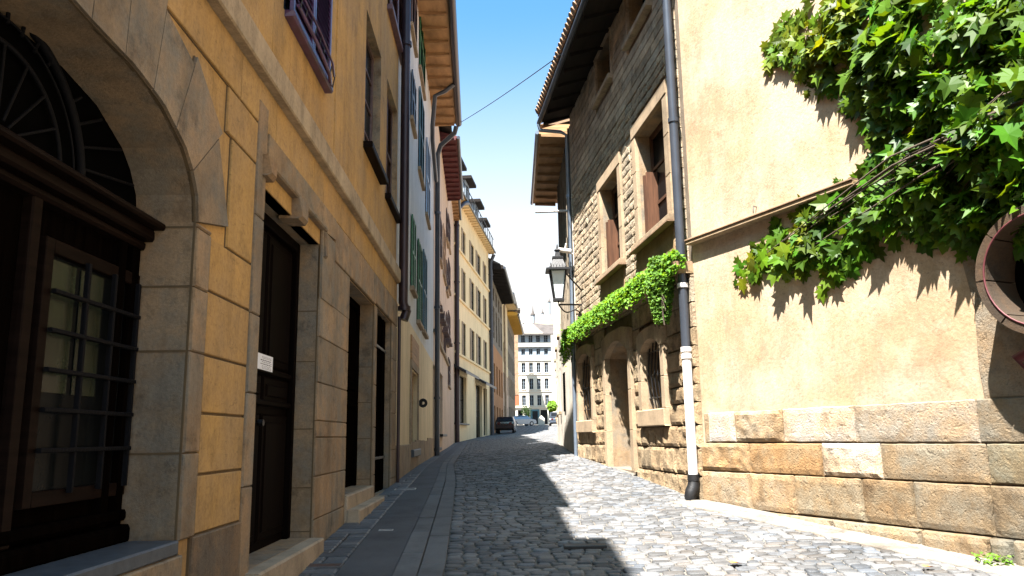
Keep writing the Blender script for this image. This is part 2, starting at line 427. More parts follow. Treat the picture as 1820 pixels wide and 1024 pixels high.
def window(root, Mp, h, fm='rwood', nd_=None, cols=2, rows=3, fw=.06, mw=.03, pane='glass', sill=None, shutters=None, so=.05, grille=None, sh_open=False, sw=None):
    """window part > pane, sill, shutter, grille"""
    d = nd_ if nd_ is not None else h['d']*.75
    a, b, c, e = h['s0'], h['s1'], h['z0'], h['z1']
    g = G(); frame(g, Mp, h, -d, fw, .04, fm)
    for i in range(1, cols):
        x = a+(b-a)*i/cols; g.box(Mp, x-mw, x+mw, c+fw, e-fw, -d, -d+.035, fm)
    for j in range(1, rows):
        z = c+(e-c)*j/rows; g.box(Mp, a+fw, b-fw, z-mw*.5, z+mw*.5, -d, -d+.028, fm)
    w = g.build('window', root)
    p = G(); p.face([Mp(a, c, -d+.008), Mp(b, c, -d+.008), Mp(b, e, -d+.008), Mp(a, e, -d+.008)], pane); p.build('pane', w)
    if sill:
        s_ = G(); s_.box(Mp, a-.08, b+.08, c-.09, c-.002, -.02, sill[1], sill[0], .01); s_.build('sill', w)
    if shutters:
        half = (b-a)/2
        for k in (0, 1):
            s_ = G()
            if sh_open:
                ww = sw or half
                x0, x1 = (a-ww-.01, a-.01) if k == 0 else (b+.01, b+ww+.01)
            else:
                x0, x1 = (a+.01, a+half-.004) if k == 0 else (a+half+.004, b-.01)
            n0 = .012 if sh_open else so
            f = .05
            s_.box(Mp, x0, x0+f, c, e, n0, n0+.035, shutters, .004); s_.box(Mp, x1-f, x1, c, e, n0, n0+.035, shutters, .004)
            for zz in (c, (c+e)/2-f/2, e-f): s_.box(Mp, x0+f, x1-f, zz, zz+f, n0, n0+.033, shutters, .004)
            nsl = max(6, min(40, int((e-c)/.07)))
            for j in range(nsl):
                z = c+f+(e-c-2*f)*(j+.5)/nsl; hh = (e-c)/nsl*.42
                V = [Mp(x0+f, z-hh, n0+.028), Mp(x1-f, z-hh, n0+.028), Mp(x1-f, z+hh, n0+.006), Mp(x0+f, z+hh, n0+.006)]
                s_.face(V, shutters)
            s_.face([Mp(x0, c, n0), Mp(x1, c, n0), Mp(x1, e, n0), Mp(x0, e, n0)], shutters)
            s_.build('shutter', w)
    if grille:
        q = G(); nb = grille
        for i in range(nb):
            x = a+(b-a)*(i+.5)/nb
            q.tube([Mp(x, c, -.05), Mp(x, c+(e-c)*.25, -.0), Mp(x, c+(e-c)*.5, .02), Mp(x, e, -.04)], .011, 'iron', 6)
        for j in range(3):
            z = c+(e-c)*(j+.5)/3; q.tube([Mp(a, z, -.02), Mp(b, z, -.02)], .010, 'iron', 6)
        q.build('grille', w)
    return w
def rows(g, Mp, s0, s1, levels, m, wmin, wmax, n0, n1, gap=.008, bev=.006, rough_=None, amp=.02, tint=.12, off=0., seed=0, mats=None):
    rnd = random.Random(seed)
    for (za, zb) in zip(levels, levels[1:]):
        x = s0; first = True
        while x < s1-1e-4:
            w = rnd.uniform(wmin, wmax)
            if first and off: w *= rnd.uniform(.5, 1); first = False
            e = min(s1, x+w)
            if s1-e < wmin*.45: e = s1
            k = 1+rnd.uniform(-tint, tint); t = (k*(1+rnd.uniform(-.03, .03)), k, k*(1+rnd.uniform(-.06, .04)))
            mm = rnd.choice(mats) if mats else m
            if rough_: g.rough(Mp, x+gap, e-gap, za+gap, zb-gap, n0, n1+rnd.uniform(-.015, .02), mm, amp, rough_, t)
            else: g.box(Mp, x+gap, e-gap, za+gap, zb-gap, n0, n1, mm, bev, t, back=False, ds=.8)
            x = e
def zlev(cv, u, vs): return [cv.hit(u, v)[1] for v in vs]

# ================================================================== BUILDING A (ochre, left foreground)
A = thing('ochre_townhouse', 'ochre plastered townhouse with stone arch and doorways along the left foreground', 'townhouse', (-1.93, 8, .5))
A_TOP = EYE+8.4
s_end = FA.L[-1]
# basket arch of the big street window, mirrored about its crown
arch_px = [(117, 0), (152, 35), (231, 117), (283, 185), (322, 262), (334, 300), (343, 346), (344, 395)]
half = [FA.hit(u, v) for u, v in arch_px]
jamb_s = half[-1][0]; crown = half[0][0]-.0
crown_z = max(z for _, z in half)+.01
archpts = [(2*crown-s_, z) for s_, z in half][::-1][:-1]+[(crown, crown_z)]+half[1:]
archpts[-1] = (jamb_s, half[-1][1]); archpts[0] = (2*crown-jamb_s, half[-1][1])
sill_z = FA.hit(312, 962)[1]
H_arch = dict(s0=2*crown-jamb_s, s1=jamb_s, z0=sill_z, z1=crown_z+.004, d=.36, arch=archpts)
H_d1 = hole(FA, 441, 555, 557, 425, 952, d=.27)
H_d1['s0'] = FA.hit(448, 700)[0]; H_d1['s1'] = FA.hit(558, 700)[0]
H_d2 = hole(FA, 613, 660, 658, 537, 862, d=.27)
H_d3 = hole(FA, 664, 692, 692, 571, 868, d=.18)
H_u2 = hole(FA, 648, 676, 677, 100, 322, d=.24)
H_u3 = hole(FA, 686, 705, 706, 199, 392, d=.22)
H_u4 = hole(FA, 690, 714, 713, -190, 108, d=.2)
H_u1 = hole(FA, 505, 578, 578, -180, 163, d=.24)
sy_ = lambda u, v: FA.hit(u, v)[0]
g = G()
HA = [H_arch, H_d1, H_d2, H_d3, H_u1, H_u2, H_u3, H_u4]
sA0 = FA.sy(-12.0)
sheet(g, FA, sA0, s_end, -1.0, A_TOP, HA, 'ochre', 'astone', curve=FA)
shell(g, FA, sA0, s_end, -1.0, A_TOP, 5, 'ochre')
# ground floor courses
Ly = zlev(FA, 355, [947, 843, 735, 630, 512, 412])
zJ0 = FA.hit(451, 292)[1]; zJ1 = FA.hit(551, 339)[1]
zB0 = FA.hit(596, 340)[1]; zB1 = FA.hit(619, 340)[1]
zj05 = (Ly[-1]+zJ0)/2
s_a = sy_(352, 700); s_b = sy_(431, 700)
def opanel(a, b, c, e, bev, tt=(1, 1, 1), back=False, ds=.8):
    g.box(FA, a-.007, b+.007, c-.007, e+.007, 0, .006, 'ochre_groove', 0, back=False, ds=ds)
    g.box(FA, a, b, c, e, 0, .022, 'ochre', bev, tt, back=False, ds=ds)
# painted panels between arch and doorway
for za, zb in zip(Ly, Ly[1:]):
    opanel(s_a+.008, s_b-.008, za+.008, zb-.008, .006, tn(.04, .02), back=False, )
for za, zb, sa in ((Ly[-1], zJ0, s_a+.30), ):
    opanel(sa, s_b-.008, za+.008, zb-.008, .006, tn(.04, .02), back=False, )
# panels above, from the groove line to the band
xs = [sA0, 1.2+4, 2.4+4, 3.5+4, sy_(425, 130), sy_(487, 215), sy_(554, 330), sy_(571, 360), sy_(602, 420), sy_(626, 440), sy_(645, 470), sy_(658, 480), sy_(680, 500), s_end]
xs = sorted(xs)
for a, b in zip(xs, xs[1:]):
    opanel(a+.004, b-.004, zJ1+.01, zB0, .005, tn(.05, .02), back=False, ds=.8)
# panels between spring and groove line, left of doorway surround
top0 = zJ0+.0
for a, b in ((sy_(385, 200), sy_(452, 260)),):
    opanel(a+.15, b, top0+.01, zJ1-.008, .006, tn(.04, .02), back=False, )
opanel(sA0, crown-1.6, crown_z-.2, zJ1-.008, .006, back=False)
# upper wall panels
for a, b in ((sA0, 6.5), (6.5, sy_(481, 45)), (sy_(481, 45), sy_(512, 95)-0.0), (sy_(512, 95), sy_(592, 150))):
    lo = zB1
    if b <= H_u1['s0']+.02 or a >= H_u1['s1']:
        opanel(a+.003, b-.003, lo, A_TOP-.02, .004, tn(.03, .01), back=False, ds=.8)
    else:
        opanel(max(a, 6.5)+.003, b-.003, lo, H_u1['z0']-.01, .004, tn(.03, .01), back=False)
for u0, u1 in ((592, 641), ):
    g.box(FA, sy_(u0, 250)+.003, sy_(u1, 250), zB1, A_TOP-.02, 0, .016, 'ochre', .004, tn(.03, .01), back=False)
# plinth stones under the panels, the arch window and between doors
def blk(a, b, c, e, n1=.03, m='astone', bev=.008, tt=None):
    g.box(FA, a-.001, b+.001, c-.001, e+.001, 0, n1*.45, 'ochre_groove', 0, back=False, ds=.8)
    g.box(FA, a+.004, b-.004, c+.004, e-.004, 0, n1, m, bev, tt or tn(.10, .04), back=False, ds=.8)
blk(s_a-.03, s_b, .05, Ly[0], .034, tt=(.62, .6, .6))
a = sA0
while a < jamb_s:
    b = min(a+random.uniform(.7, 1.0), jamb_s+.02); blk(a, b, -.3, sill_z-.07, .05); a = b
# voussoirs and jamb quoins round the arch
jl = [sill_z]+zlev(FA, 335, [735+70, 625, 508, 398])
prev = jl[0]
for z in jl[1:]:
    z = min(z, archpts[-1][1]); blk(jamb_s, s_a-.0, prev, z, .030); prev = z
    if z >= archpts[-1][1]-1e-3: break
if prev < archpts[-1][1]: blk(jamb_s, s_a, prev, archpts[-1][1], .03)
np_ = len(archpts)
def arch_off(i, r):
    a = Vector(archpts[max(0, i-1)]); b = Vector(archpts[min(np_-1, i+1)]); t = (b-a).normalized()
    p = Vector(archpts[i]); return (p.x-t.y*r, p.y+t.x*r)
# resample arch evenly
def resample(P, k):
    L = [0]
    for a, b in zip(P, P[1:]): L.append(L[-1]+math.dist(a, b))
    out = []
    for i in range(k+1):
        t = L[-1]*i/k; j = max(0, min(len(P)-2, next((q for q in range(len(P)-1) if L[q+1] >= t-1e-9), len(P)-2)))
        f = (t-L[j])/(L[j+1]-L[j]); out.append((P[j][0]+(P[j+1][0]-P[j][0])*f, P[j][1]+(P[j+1][1]-P[j][1])*f))
    return out
nv = 11; sub = 4
RP = resample(archpts, nv*sub)
def off(P, i, r):
    a = Vector(P[max(0, i-1)]); b = Vector(P[min(len(P)-1, i+1)]); t = (b-a).normalized(); p = P[i]
    return (p[0]-t.y*r, p[1]+t.x*r)
for k in range(nv):
    ii = range(k*sub, (k+1)*sub+1)
    r = .60 if k % 2 else .52
    inner = [off(RP, i, .0) for i in ii]
    o0 = off(RP, k*sub, r); o1 = off(RP, (k+1)*sub, r)
    poly = inner+[o1, o0]
    tt = tn(.10, .04); n1 = .030
    # trim slightly for the joints
    cx = sum(p[0] for p in poly)/len(poly); cz = sum(p[1] for p in poly)/len(poly)
    poly = [(cx+(p[0]-cx)*.976, cz+(p[1]-cz)*.980) for p in poly]
    g.prism(inner+[o1, o0], FA, -.01, n1*.4, 'ochre_groove')
    g.prism(poly, FA, -.01, n1, 'astone', tt)
    # reveal joint line
    p = RP[k*sub]
    q0, q1 = off(RP, k*sub, -.004), off(RP, k*sub, .004)
for z in jl[1:]:
    g.box(FA, jamb_s-.004, jamb_s+.002, z-.006, z+.006, -.34, -.0, 'ochre_groove')
# doorway 1 surround: left strip, lintel, right pier
def strip(sa, sb, z0, z1, cuts, n1=.035):
    zz = [z0]+[z0+(z1-z0)*c for c in cuts]+[z1]
    for a, b in zip(zz, zz[1:]): blk(sa, sb, a, b, n1)
strip(s_b, H_d1['s0'], .05, H_d1['z1']+.62, [.14, .30, .46, .60, .78], .034)
gz1 = H_d1['z1']
s_r1 = sy_(600, 430)
g.prism([(H_d1['s0']+.006, gz1+.16), (H_d1['s1']+.12, gz1+.16), (s_r1-.30, gz1+.20), (s_r1-.30, zJ1-.01), (H_d1['s0']+.006, zJ1-.01)], FA, 0, .045, 'astone', (1.12, 1.08, 1.0))
blk(H_d1['s1'], s_r1-.30, gz1-.55, gz1+.17, .045)
# recess beam + brackets under the lintel
g.box(FA, H_d1['s0'], H_d1['s1'], gz1, gz1+.155, -.10, .01, 'ochre', .004)
g.box(FA, H_d1['s0'], H_d1['s1']+.10, gz1+.155, gz1+.20, -.02, .075, 'astone', .012)
mid = (H_d1['s0']+H_d1['s1'])/2
g.box(FA, mid-.13, mid+.13, gz1-.03, gz1+.19, -.1, .10, 'astone', .03, (1.1, 1.05, 1))
g.box(FA, H_d1['s0']-.10, H_d1['s0']+.08, gz1+.05, gz1+.22, -.02, .10, 'astone', .03, (1, .9, .8))
g.box(FA, H_d1['s1']+.02, H_d1['s1']+.14, gz1-.12, gz1+.15, -.02, .07, 'astone', .02, (.7, .7, .7))
# pier between door 1 and door 2
p0, p1 = H_d1['s1'], H_d2['s0']
pz = [.35, .85, 1.25, 1.62, 1.78, 2.15, 2.6, 3.0, gz1-.55]
for a, b in zip(pz, pz[1:]):
    if b-a < .1: continue
    m1 = p0+(p1-p0)*random.uniform(.3, .7)
    blk(p0, m1, a, b, .032, tt=tn(.12, .05)); blk(m1, p1, a, b, .028, tt=tn(.12, .05))
blk(p0, p1+.0, .05, .36, .07)
z2 = H_d2['z1']
# long lintel stones over door 2, door 3
blk(s_r1-.30+.01, sy_(664, 500), max(z2+.01, gz1-.55), zJ1-.01, .040, tt=(1.15, 1.08, 1.0))
blk(p0, H_d2['s0'], gz1-.54, z2+.01, .03)
blk(sy_(664, 500), s_end-.02, H_d3['z1']+.01, zJ1-.01, .040, tt=(1.1, 1.05, 1.0))
strip(H_d2['s1'], H_d3['s0'], .5, z2+.0, [.2, .42, .62, .8], .034)
strip(H_d3['s1'], s_end-.01, .5, H_d3['z1'], [.15, .3, .5, .62, .8], .034)
# lower jamb reveals darkened blocks: proud stones inside door reveals (far jambs)
for H, lv in ((H_d1, [.75, 1.15, 1.70, 2.35, 2.85]), (H_d2, [1.05, 1.6, 2.1, 2.6])):
    for z in lv:
        g.box(FA, H['s1']-.003, H['s1']+.004, z-.005, z+.005, -.25, 0, 'ochre_groove')
g.build('wall', A)
g = G(); g.box(FA, sA0, s_end-.0, zB0, zB1, 0, .10, 'band', .012, back=False, ds=.5)
a = sA0
g.box(FA, sA0, s_end-.0, zB1, zB1+.03, 0, .06, 'band', .008, back=False, ds=.5)
for x in [sA0+i*1.35 for i in range(14)]: pass
g.build('string_course', A)
# roof block (ends behind the facade top, unseen; heights and gap shaped for the shadow edge on the road)
g = G()
g.box(FA, sA0, FA.sy(3.2), A_TOP, A_TOP+1.5, -5, -.05, 'tile')
g.box(FA, FA.sy(5.9), FA.sy(12.2), A_TOP, A_TOP+.25, -5, .12, 'tile')
rf = g.build('roof', A)
# --- arch window joinery
NW = -.34
W = G()
zt0 = FA.hit(150, 345, NW)[1]          # transom underside
def hw(u, v, n=NW): return FA.hit(u, v, n)
# dark frame behind everything
sA_, sB_ = H_arch['s0'], H_arch['s1']
tz = hw(280, 452)[1]
W.box(FA, sA_, sB_, sill_z, tz, NW-.05, NW, 'dwood')
# vertical posts
for x in (sB_-.10, sB_-.26):
    W.box(FA, x, x+.08, sill_z+.1, tz, NW, NW+.05, 'dwood', .008)
cas0 = hw(38, 720)[0]; cas1 = hw(222, 720)[0]
W.box(FA, cas0-.14, cas0-.06, sill_z+.1, tz, NW, NW+.05, 'mould', .008)
W.box(FA, sA_, sB_, sill_z, sill_z+.10, NW, NW+.10, 'dwood', .02)
W.box(FA, sA_, sB_, sill_z+.12, sill_z+.18, NW, NW+.07, 'dwood', .015)
w1 = W.build('window', A)
ct = hw(200, 475)[1]; cb = sill_z+.26
cz0, cz1 = cb, ct
q = G()
hh = dict(s0=cas0, s1=cas1, z0=cz0, z1=cz1)
frame(q, FA, hh, NW, .07, .045, 'mould'); q.build('casement_frame', w1)
q = G(); q.face([FA(cas0, cz0, NW+.012), FA(cas1, cz0, NW+.012), FA(cas1, cz1, NW+.012), FA(cas0, cz1, NW+.012)], 'glass'); q.build('pane', w1)
q = G()
cs = (cas1-cas0-.14)/3
for i in range(2):
    x0 = cas0+.07+cs*i+.02
    q.box(FA, x0, x0+cs-.05, cz0+(cz1-cz0)*.42, cz1-.09, NW+.013, NW+.016, 'curtain')
q.build('curtain', w1)
q = G()
for i in range(1, 4):
    x = cas0+.07+cs*i-.0; q.box(FA, x-.012, x+.012, cz0+.05, cz1-.06, NW+.05, NW+.075, 'greyiron', .004)
for j in range(1, 6):
    z = cz0+.07+(cz1-cz0-.14)*j/6; q.box(FA, cas0+.05, cas1-.05, z-.011, z+.011, NW+.055, NW+.08, 'greyiron', .004)
q.build('grille', w1)
# transom moulding
q = G()
q.box(FA, sA_+.0, sB_+.0, tz, tz+.07, NW, NW+.12, 'mould', .015); q.box(FA, sA_, sB_+.0, tz+.07, tz+.11, NW, NW+.18, 'mould', .012)
q.box(FA, sA_, sB_, tz-.05, tz, NW, NW+.07, 'mould', .015); q.build('transom', w1)
# fanlight
q = G()
fc = (crown+.10, tz+.11); Rr = .68
back = [(p[0], p[1]) for p in archpts]
q.face([FA(p[0], p[1], NW-.0) for p in ([(sA_, tz)]+back+[(sB_, tz)])], 'dark')
def arc(r, rad, m, k=28):
    q.tube([FA(fc[0]+r*math.cos(PI*i/k), fc[1]+r*.92*math.sin(PI*i/k), NW+.03) for i in range(k+1)], rad, m, 8)
arc(Rr, .022, 'greyiron'); arc(Rr*.72, .012, 'greyiron'); arc(Rr*.9, .006, 'greyiron')
for i in range(1, 18):
    an = PI*i/18; c_, s__ = math.cos(an), math.sin(an)*.92
    # length to arch
    r1 = Rr
    while r1 < 2.2:
        x, z = fc[0]+c_*r1, fc[1]+s__*r1
        if x > sB_-.02 or x < sA_+.02: break
        zz = None
        for pa, pb in zip(archpts, archpts[1:]):
            if pa[0] <= x <= pb[0]: zz = pa[1]+(pb[1]-pa[1])*(x-pa[0])/max(1e-6, pb[0]-pa[0])
        if zz is None or z > zz-.02: break
        r1 += .03
    q.tube([FA(fc[0]+c_*Rr, fc[1]+s__*Rr, NW+.03), FA(fc[0]+c_*(r1-.09), fc[1]+s__*(r1-.09), NW+.03)], .009, 'greyiron', 6)
    if i % 2: q.tube([FA(fc[0]+c_*.12, fc[1]+s__*.12, NW+.03), FA(fc[0]+c_*Rr*.72, fc[1]+s__*Rr*.72, NW+.03)], .008, 'greyiron', 6)
q.build('fanlight', w1)
q = G(); q.box(FA, sA_+.01, sB_-.01, sill_z-.07, sill_z+.008, -.345, .035, 'bluestep', .01); q.build('sill', w1)
# --- doors
def door(root, cv, H, n, m, label=None, panels=3):
    g = G(); a, b, c, e = H['s0'], H['s1'], H['z0'], H['z1']
    g.box(cv, a, b, c, e, n-.05, n, m)
    g.box(cv, a, a+.09, c, e, n, n+.06, m, .01); g.box(cv, b-.09, b, c, e, n, n+.06, m, .01); g.box(cv, a+.09, b-.09, e-.10, e, n, n+.06, m, .01)
    dd = g.build('door', root)
    g = G(); zs = [c+.05]
    hts = [.42, .12, .46] if panels == 3 else [.5, .5]
    tot = e-.12-c; z = c+.03
    for cidx in range(2):
        z = c+.03
        x0 = a+.10+(b-a-.2)*cidx/2+.03; x1 = a+.10+(b-a-.2)*(cidx+1)/2-.03
        for hgt in hts:
            z1_ = z+tot*hgt
            g.box(cv, x0, x1, z+.04, z1_-.04, n, n+.022, m, .018)
            g.box(cv, x0+.07, x1-.07, z+.11, max(z+.13, z1_-.11), n+.02, n+.036, m, .012)
            z = z1_
    g.box(cv, a+.1, b-.1, c+tot*.44, c+tot*.46, n, n+.05, m, .012)
    g.box(cv, a+.1, b-.1, c+tot*.54, c+tot*.56, n, n+.045, m, .012)
    g.build('panelling', dd)
    g = G(); x = (a+b)/2-.08; zz = c+1.05
    g.tube([cv(x, zz, n+.02), cv(x, zz, n+.07)], .028, 'iron', 10); g.build('handle', dd)
    return dd
door(A, FA, H_d1, -.24, 'doorwood'); door(A, FA, H_d2, -.24, 'dwood')
g = G(); H = H_d3
g.box(FA, H['s0'], H['s1'], H['z0'], H['z1'], -.17, -.10, 'dwood')
for i in range(9):
    x = H['s0']+(H['s1']-H['s0'])*(i+.5)/9; g.box(FA, x-.05, x+.05, H['z0'], H['z1'], -.10, -.075+.01*(i % 2), 'dwood', .008, tn(.3))
dd = g.build('door', A); dd['label'] = 'plank shutter door with rusty studs'
g = G()
for j in (1, 6):
    z = H['z0']+(H['z1']-H['z0'])*(j+.5)/8
    g = G(); g.box(FA, H['s0']+.05, H['s1']-.05, z-.02, z+.02, -.075, -.055, 'iron', .004); g.build('strap_hinge', dd)
# upper windows
window(A, FA, H_u2, 'brownsh', .16, 2, 4, pane='glass', sill=('mould', .13))
window(A, FA, H_u3, 'brownsh', .16, 2, 4, pane='glass', sill=('mould', .10), shutters='brownsh', so=-.12)
window(A, FA, H_u4, 'brownsh', .16, 2, 4, pane='glass', sill=('plum', .10), shutters='plum', so=.03)
wu = window(A, FA, H_u1, 'purple', .16, 2, 4, pane='glass', shutters='purple', so=.05)
# folded-out stay rail of the purple shutters
q = G(); z = H_u1['z0']
P = [FA(H_u1['s0']-.05, z+.02, .14), FA(H_u1['s0']+.5, z-.03, .17), FA(H_u1['s1']-.4, z-.05, .16), FA(H_u1['s1']-.05, z-.02, .10)]
q.tube(P, .018, 'purple', 8); q.tube([p+Vector((.03, 0, .10)) for p in P], .012, 'purple', 8)
q.box(FA, H_u1['s0']-.04, H_u1['s1']+.03, z-.07, z-.01, .0, .11, 'purple', .015)
for i in range(9):
    t = i/8; a = P[0].lerp(P[-1], t); q.tube([a+Vector((.02, 0, -.02)), a+Vector((.04, 0, .12))], .007, 'iron', 6)
q.build('balcony_rail', wu)
# steps
def step(cv, sa, sb, z0, z1, n1, label, m='stepstone', n0=-.4):
    g = G(); g.box(cv, sa, sb, z0, z1, n0, n1, m, .015, ds=.8)
    o = g.build('doorstep'); tag(o, label, 'doorstep'); return o
zs1 = FA.hit(553, 950)[1]
step(FA, H_d1['s0']-.08, H_d1['s1']+.0, .0, H_d1['z0']-.002, .14, 'worn pale stone doorstep below the door with the white notice', n0=-.235)
step(FA, H_d2['s0']+.0, H_d2['s1']-.0, .2, H_d2['z0']-.002, .06, 'upper narrow stone step at the second recessed doorway', n0=-.235)
zlow = gz(-1.9, 10)
step(FA, H_d2['s0']-.0, H_d2['s1']+.06, .2, H_d2['z0']-.16, .20, 'lower stone step in front of the second recessed doorway', n0=.062)
step(FA, H_d3['s0']-.02, H_d3['s1']+.25, .3, H_d3['z0']-.004, .16, 'stone step under the plank shutter door', n0=-.09)
# notice
h0 = FA.hit(457, 626, -.195); h1 = FA.hit(483, 657, -.20); hb = FA.hit(457, 655, -.20)
g = G(); a, b = h0[0], h1[0]; c, e = hb[1], h0[1]
zn = -.196
g.box(FA, a, b, c, e, zn, zn+.003, 'paper')
NT = g.build('door_notice'); tag(NT, 'small white printed notice fixed on the dark front door', 'notice')
g = G()
rnd = random.Random(3)
for j, (t0, hgt) in enumerate([(.16, .02), (.24, .02), (.35, .055), (.48, .03), (.60, .05), (.74, .02), (.82, .02), (.90, .02)]):
    x = a+(b-a)*(.22 if j in (2, 4) else .3)
    while x < b-(b-a)*.12:
        w = (b-a)*rnd.uniform(.04, .10); z = e-(e-c)*t0
        g.box(FA, x, min(x+w, b-(b-a)*.1), z-(e-c)*hgt, z, zn+.003, zn+.004, 'ink'); x += w+(b-a)*.035
g.build('print', NT)
# ================================================================== LEFT ROW BEYOND A
def eave(name, root, cv, s0, s1, z, over, thick, m, gut='zinc', inner=-.2, tilt=0., gr=.07, edge=None):
    """projecting roof edge with its boarded underside and gutter"""
    g = G(); k = max(1, int((s1-s0)/1.2))
    for i in range(k):
        a = s0+(s1-s0)*i/k; b = s0+(s1-s0)*(i+1)/k
        V = [cv(a, z, inner), cv(b, z, inner), cv(b, z-tilt, over), cv(a, z-tilt, over),
             cv(a, z+thick+over*.35, inner), cv(b, z+thick+over*.35, inner), cv(b, z+thick-tilt, over), cv(a, z+thick-tilt, over)]
        g.mesh(V, [(0, 1, 2, 3), (2, 3, 7, 6)], m, tn(.12))
        g.mesh(V, [(4, 5, 6, 7), (0, 3, 7, 4), (1, 2, 6, 5)], edge or m)
    # rafters
    n = max(2, int((s1-s0)/.7))
    for i in range(n+1):
        x = s0+(s1-s0)*i/n; x = min(max(x, s0+.04), s1-.04)
        A_ = [cv(x-.04, z-.10, 0), cv(x+.04, z-.10, 0), cv(x+.04, z-.07-tilt, over*.92), cv(x-.04, z-.07-tilt, over*.92)]
        B_ = [cv(x-.04, z, 0), cv(x+.04, z, 0), cv(x+.04, z-tilt, over*.92), cv(x-.04, z-tilt, over*.92)]
        g.mesh(A_+B_, [(0, 1, 2, 3), (0, 3, 7, 4), (1, 2, 6, 5), (2, 3, 7, 6)], m, (.8, .8, .8))
    r = g.build(name, root)
    if gut:
        q = G(); q.tube([cv(s0-.05, z-tilt+.02, over+gr*.8), cv(s1+.05, z-tilt+.02, over+gr*.8)], gr, gut, 10); q.build('gutter', r)
    return r
def pitched(name, root, cv, s0, s1, z, over, depth, rise, m):
    g = G(); k = 1
    V = [cv(s0, z, over), cv(s1, z, over), cv(s1, z+rise, -depth), cv(s0, z+rise, -depth), cv(s1, z-.02, -depth*2), cv(s0, z-.02, -depth*2)]
    g.mesh(V, [(0, 1, 2, 3), (3, 2, 4, 5), (0, 3, 5), (1, 2, 4)], m)
    return g.build(name, root)

# ---- W : blue-white house with green shutters
W_ = thing('white_townhouse', 'pale blue-white townhouse with green and blue shutters after the ochre one', 'townhouse', (-2.35, 20, .9))
sW = FW.L[-1]
zWlow = EYE+8.9; zWtop = FW.hit(764, 168)[1]
def hpx(cv, u0, u1, uref, vt, vb, d=.18): return hole(cv, u0, u1, uref, vt, vb, d)
Wd = hpx(FW, 729, 741, 741, 668, 797, .22)
Wg1 = hpx(FW, 729, 735.5, 735, 398, 523, .12)
Wg2 = hpx(FW, 740.5, 747, 746, 440, 580, .12)
Wg3 = hpx(FW, 750, 756, 755, 458, 596, .12)
Wb1 = hpx(FW, 743, 751, 750, 190, 330, .12)
Wu1 = hpx(FW, 729, 738, 737, -60, 92, .12)
Wu2 = hpx(FW, 729, 736, 735.5, 155, 238, .12)
Wu3 = hpx(FW, 744, 753, 752, 55, 168, .12)
Wu4 = hpx(FW, 756, 762, 761, 270, 400, .12)
holes = [Wd, Wg1, Wg2, Wg3, Wb1, Wu1, Wu2, Wu3, Wu4]
zmid = FW.hit(735, 585)[1]
g = G()
sheet(g, FW, 0, sW, zmid, zWtop, [h for h in holes if h is not Wd and h['z0'] > zmid]+[h for h in ()], 'white')
sheet(g, FW, 0, sW, -.5, zmid, [Wd], 'palecream')
shell(g, FW, 0, sW, -.5, zWtop, 5, 'white')
for i in range(8):
    a = sW*i/8; g.box(FW, a+.01, sW*(i+1)/8-.01, .3, gz(-2.3, 15+i*1.4)+.62-.03*(i % 3), 0, .035, 'bframe', .01, tn())
g.build('wall', W_)
for h, c_, so_ in ((Wg1, 'green', .02), (Wg2, 'green', .02), (Wg3, 'teal', .02)):
    window(W_, FW, h, 'brownsh', .10, 2, 3, sill=('bframe', .10), shutters=c_, so=so_)
for h, c_ in ((Wb1, 'teal'), (Wu1, 'brownsh'), (Wu2, 'pipe'), (Wu3, 'green'), (Wu4, 'zinc')):
    window(W_, FW, h, 'brownsh', .10, 2, 3, sill=('bframe', .08), shutters=c_, so=.02)
d_ = door(W_, FW, Wd, -.16, 'soffit')
g = G(); frame(g, FW, dict(s0=Wd['s0']-.18, s1=Wd['s1']+.18, z0=Wd['z0']-.0, z1=Wd['z1']+.2), 0, .16, .04, 'bframe')
z1_ = Wd['z1']+.2
g.box(FW, Wd['s0']-.1, Wd['s1']+.1, z1_, z1_+.55, 0, .04, 'soffit', .01)
g.build('door_surround', W_)
step(FW, Wd['s0']-.1, Wd['s1']+.1, Wd['z0']-.16, Wd['z0']-.003, .10, 'blue-grey stone doorstep of the white and cream house', 'bluestep', n0=-.15)
eave('eave', W_, FW, FW.sy(14.2), sW-.02, zWtop, .78, .12, 'soffit', 'brownpipe', gr=.11)
pitched('roof', W_, FW, 1.8, sW, zWtop+.3, .6, 3, 2.0, 'tile')
# door ornament
hp = FW.hit(742, 715)
g = G(); c0 = FW(hp[0]+.5, hp[1], .10)
for k in range(3):
    g.tube([c0+Vector((.10*math.cos(t)*(1-k*.25), .0+.02*k, .10*math.sin(t)*(1-k*.25))) for t in [i*PI/6 for i in range(13)]], .014, 'iron', 6)
g.tube([c0, FW(hp[0]+.5, hp[1], 0)], .012, 'iron', 6)
o = g.build('door_lantern_bracket'); tag(o, 'small black curled iron bracket beside the cream house door', 'bracket')

# ---- C
Cb = thing('cream_townhouse', 'narrow cream townhouse with a purple-red boarded eave and awning shutters', 'townhouse', (-2.95, 32, .9))
zC = FC.hit(779, 222)[1]; sC = FC.L[-1]
ch = []
for (u0, u1, ur, vt, vb) in ((772, 776, 775, 290, 390), (780.5, 784, 783, 395, 470), (787, 791, 790, 415, 500), (772.5, 777, 776, 530, 600), (781, 785, 784, 545, 622), (788, 791, 790, 560, 632)):
    ch.append(hpx(FC, u0, u1, ur, vt, vb, .15))
cs1 = hpx(FC, 770, 775.5, 775, 655, 795, .3); cs2 = hpx(FC, 778, 786.5, 786, 668, 772, .3)
g = G(); sheet(g, FC, 0, sC, -.5, zC, ch+[cs1, cs2], 'pink'); shell(g, FC, 0, sC, -.5, zC, 5, 'pink')
zc2 = FC.hit(785, 545)[1]
g.box(FC, 0, sC, zc2-1.9, zc2-1.78, 0, .10, 'bframe', .02)
g.build('wall', Cb)
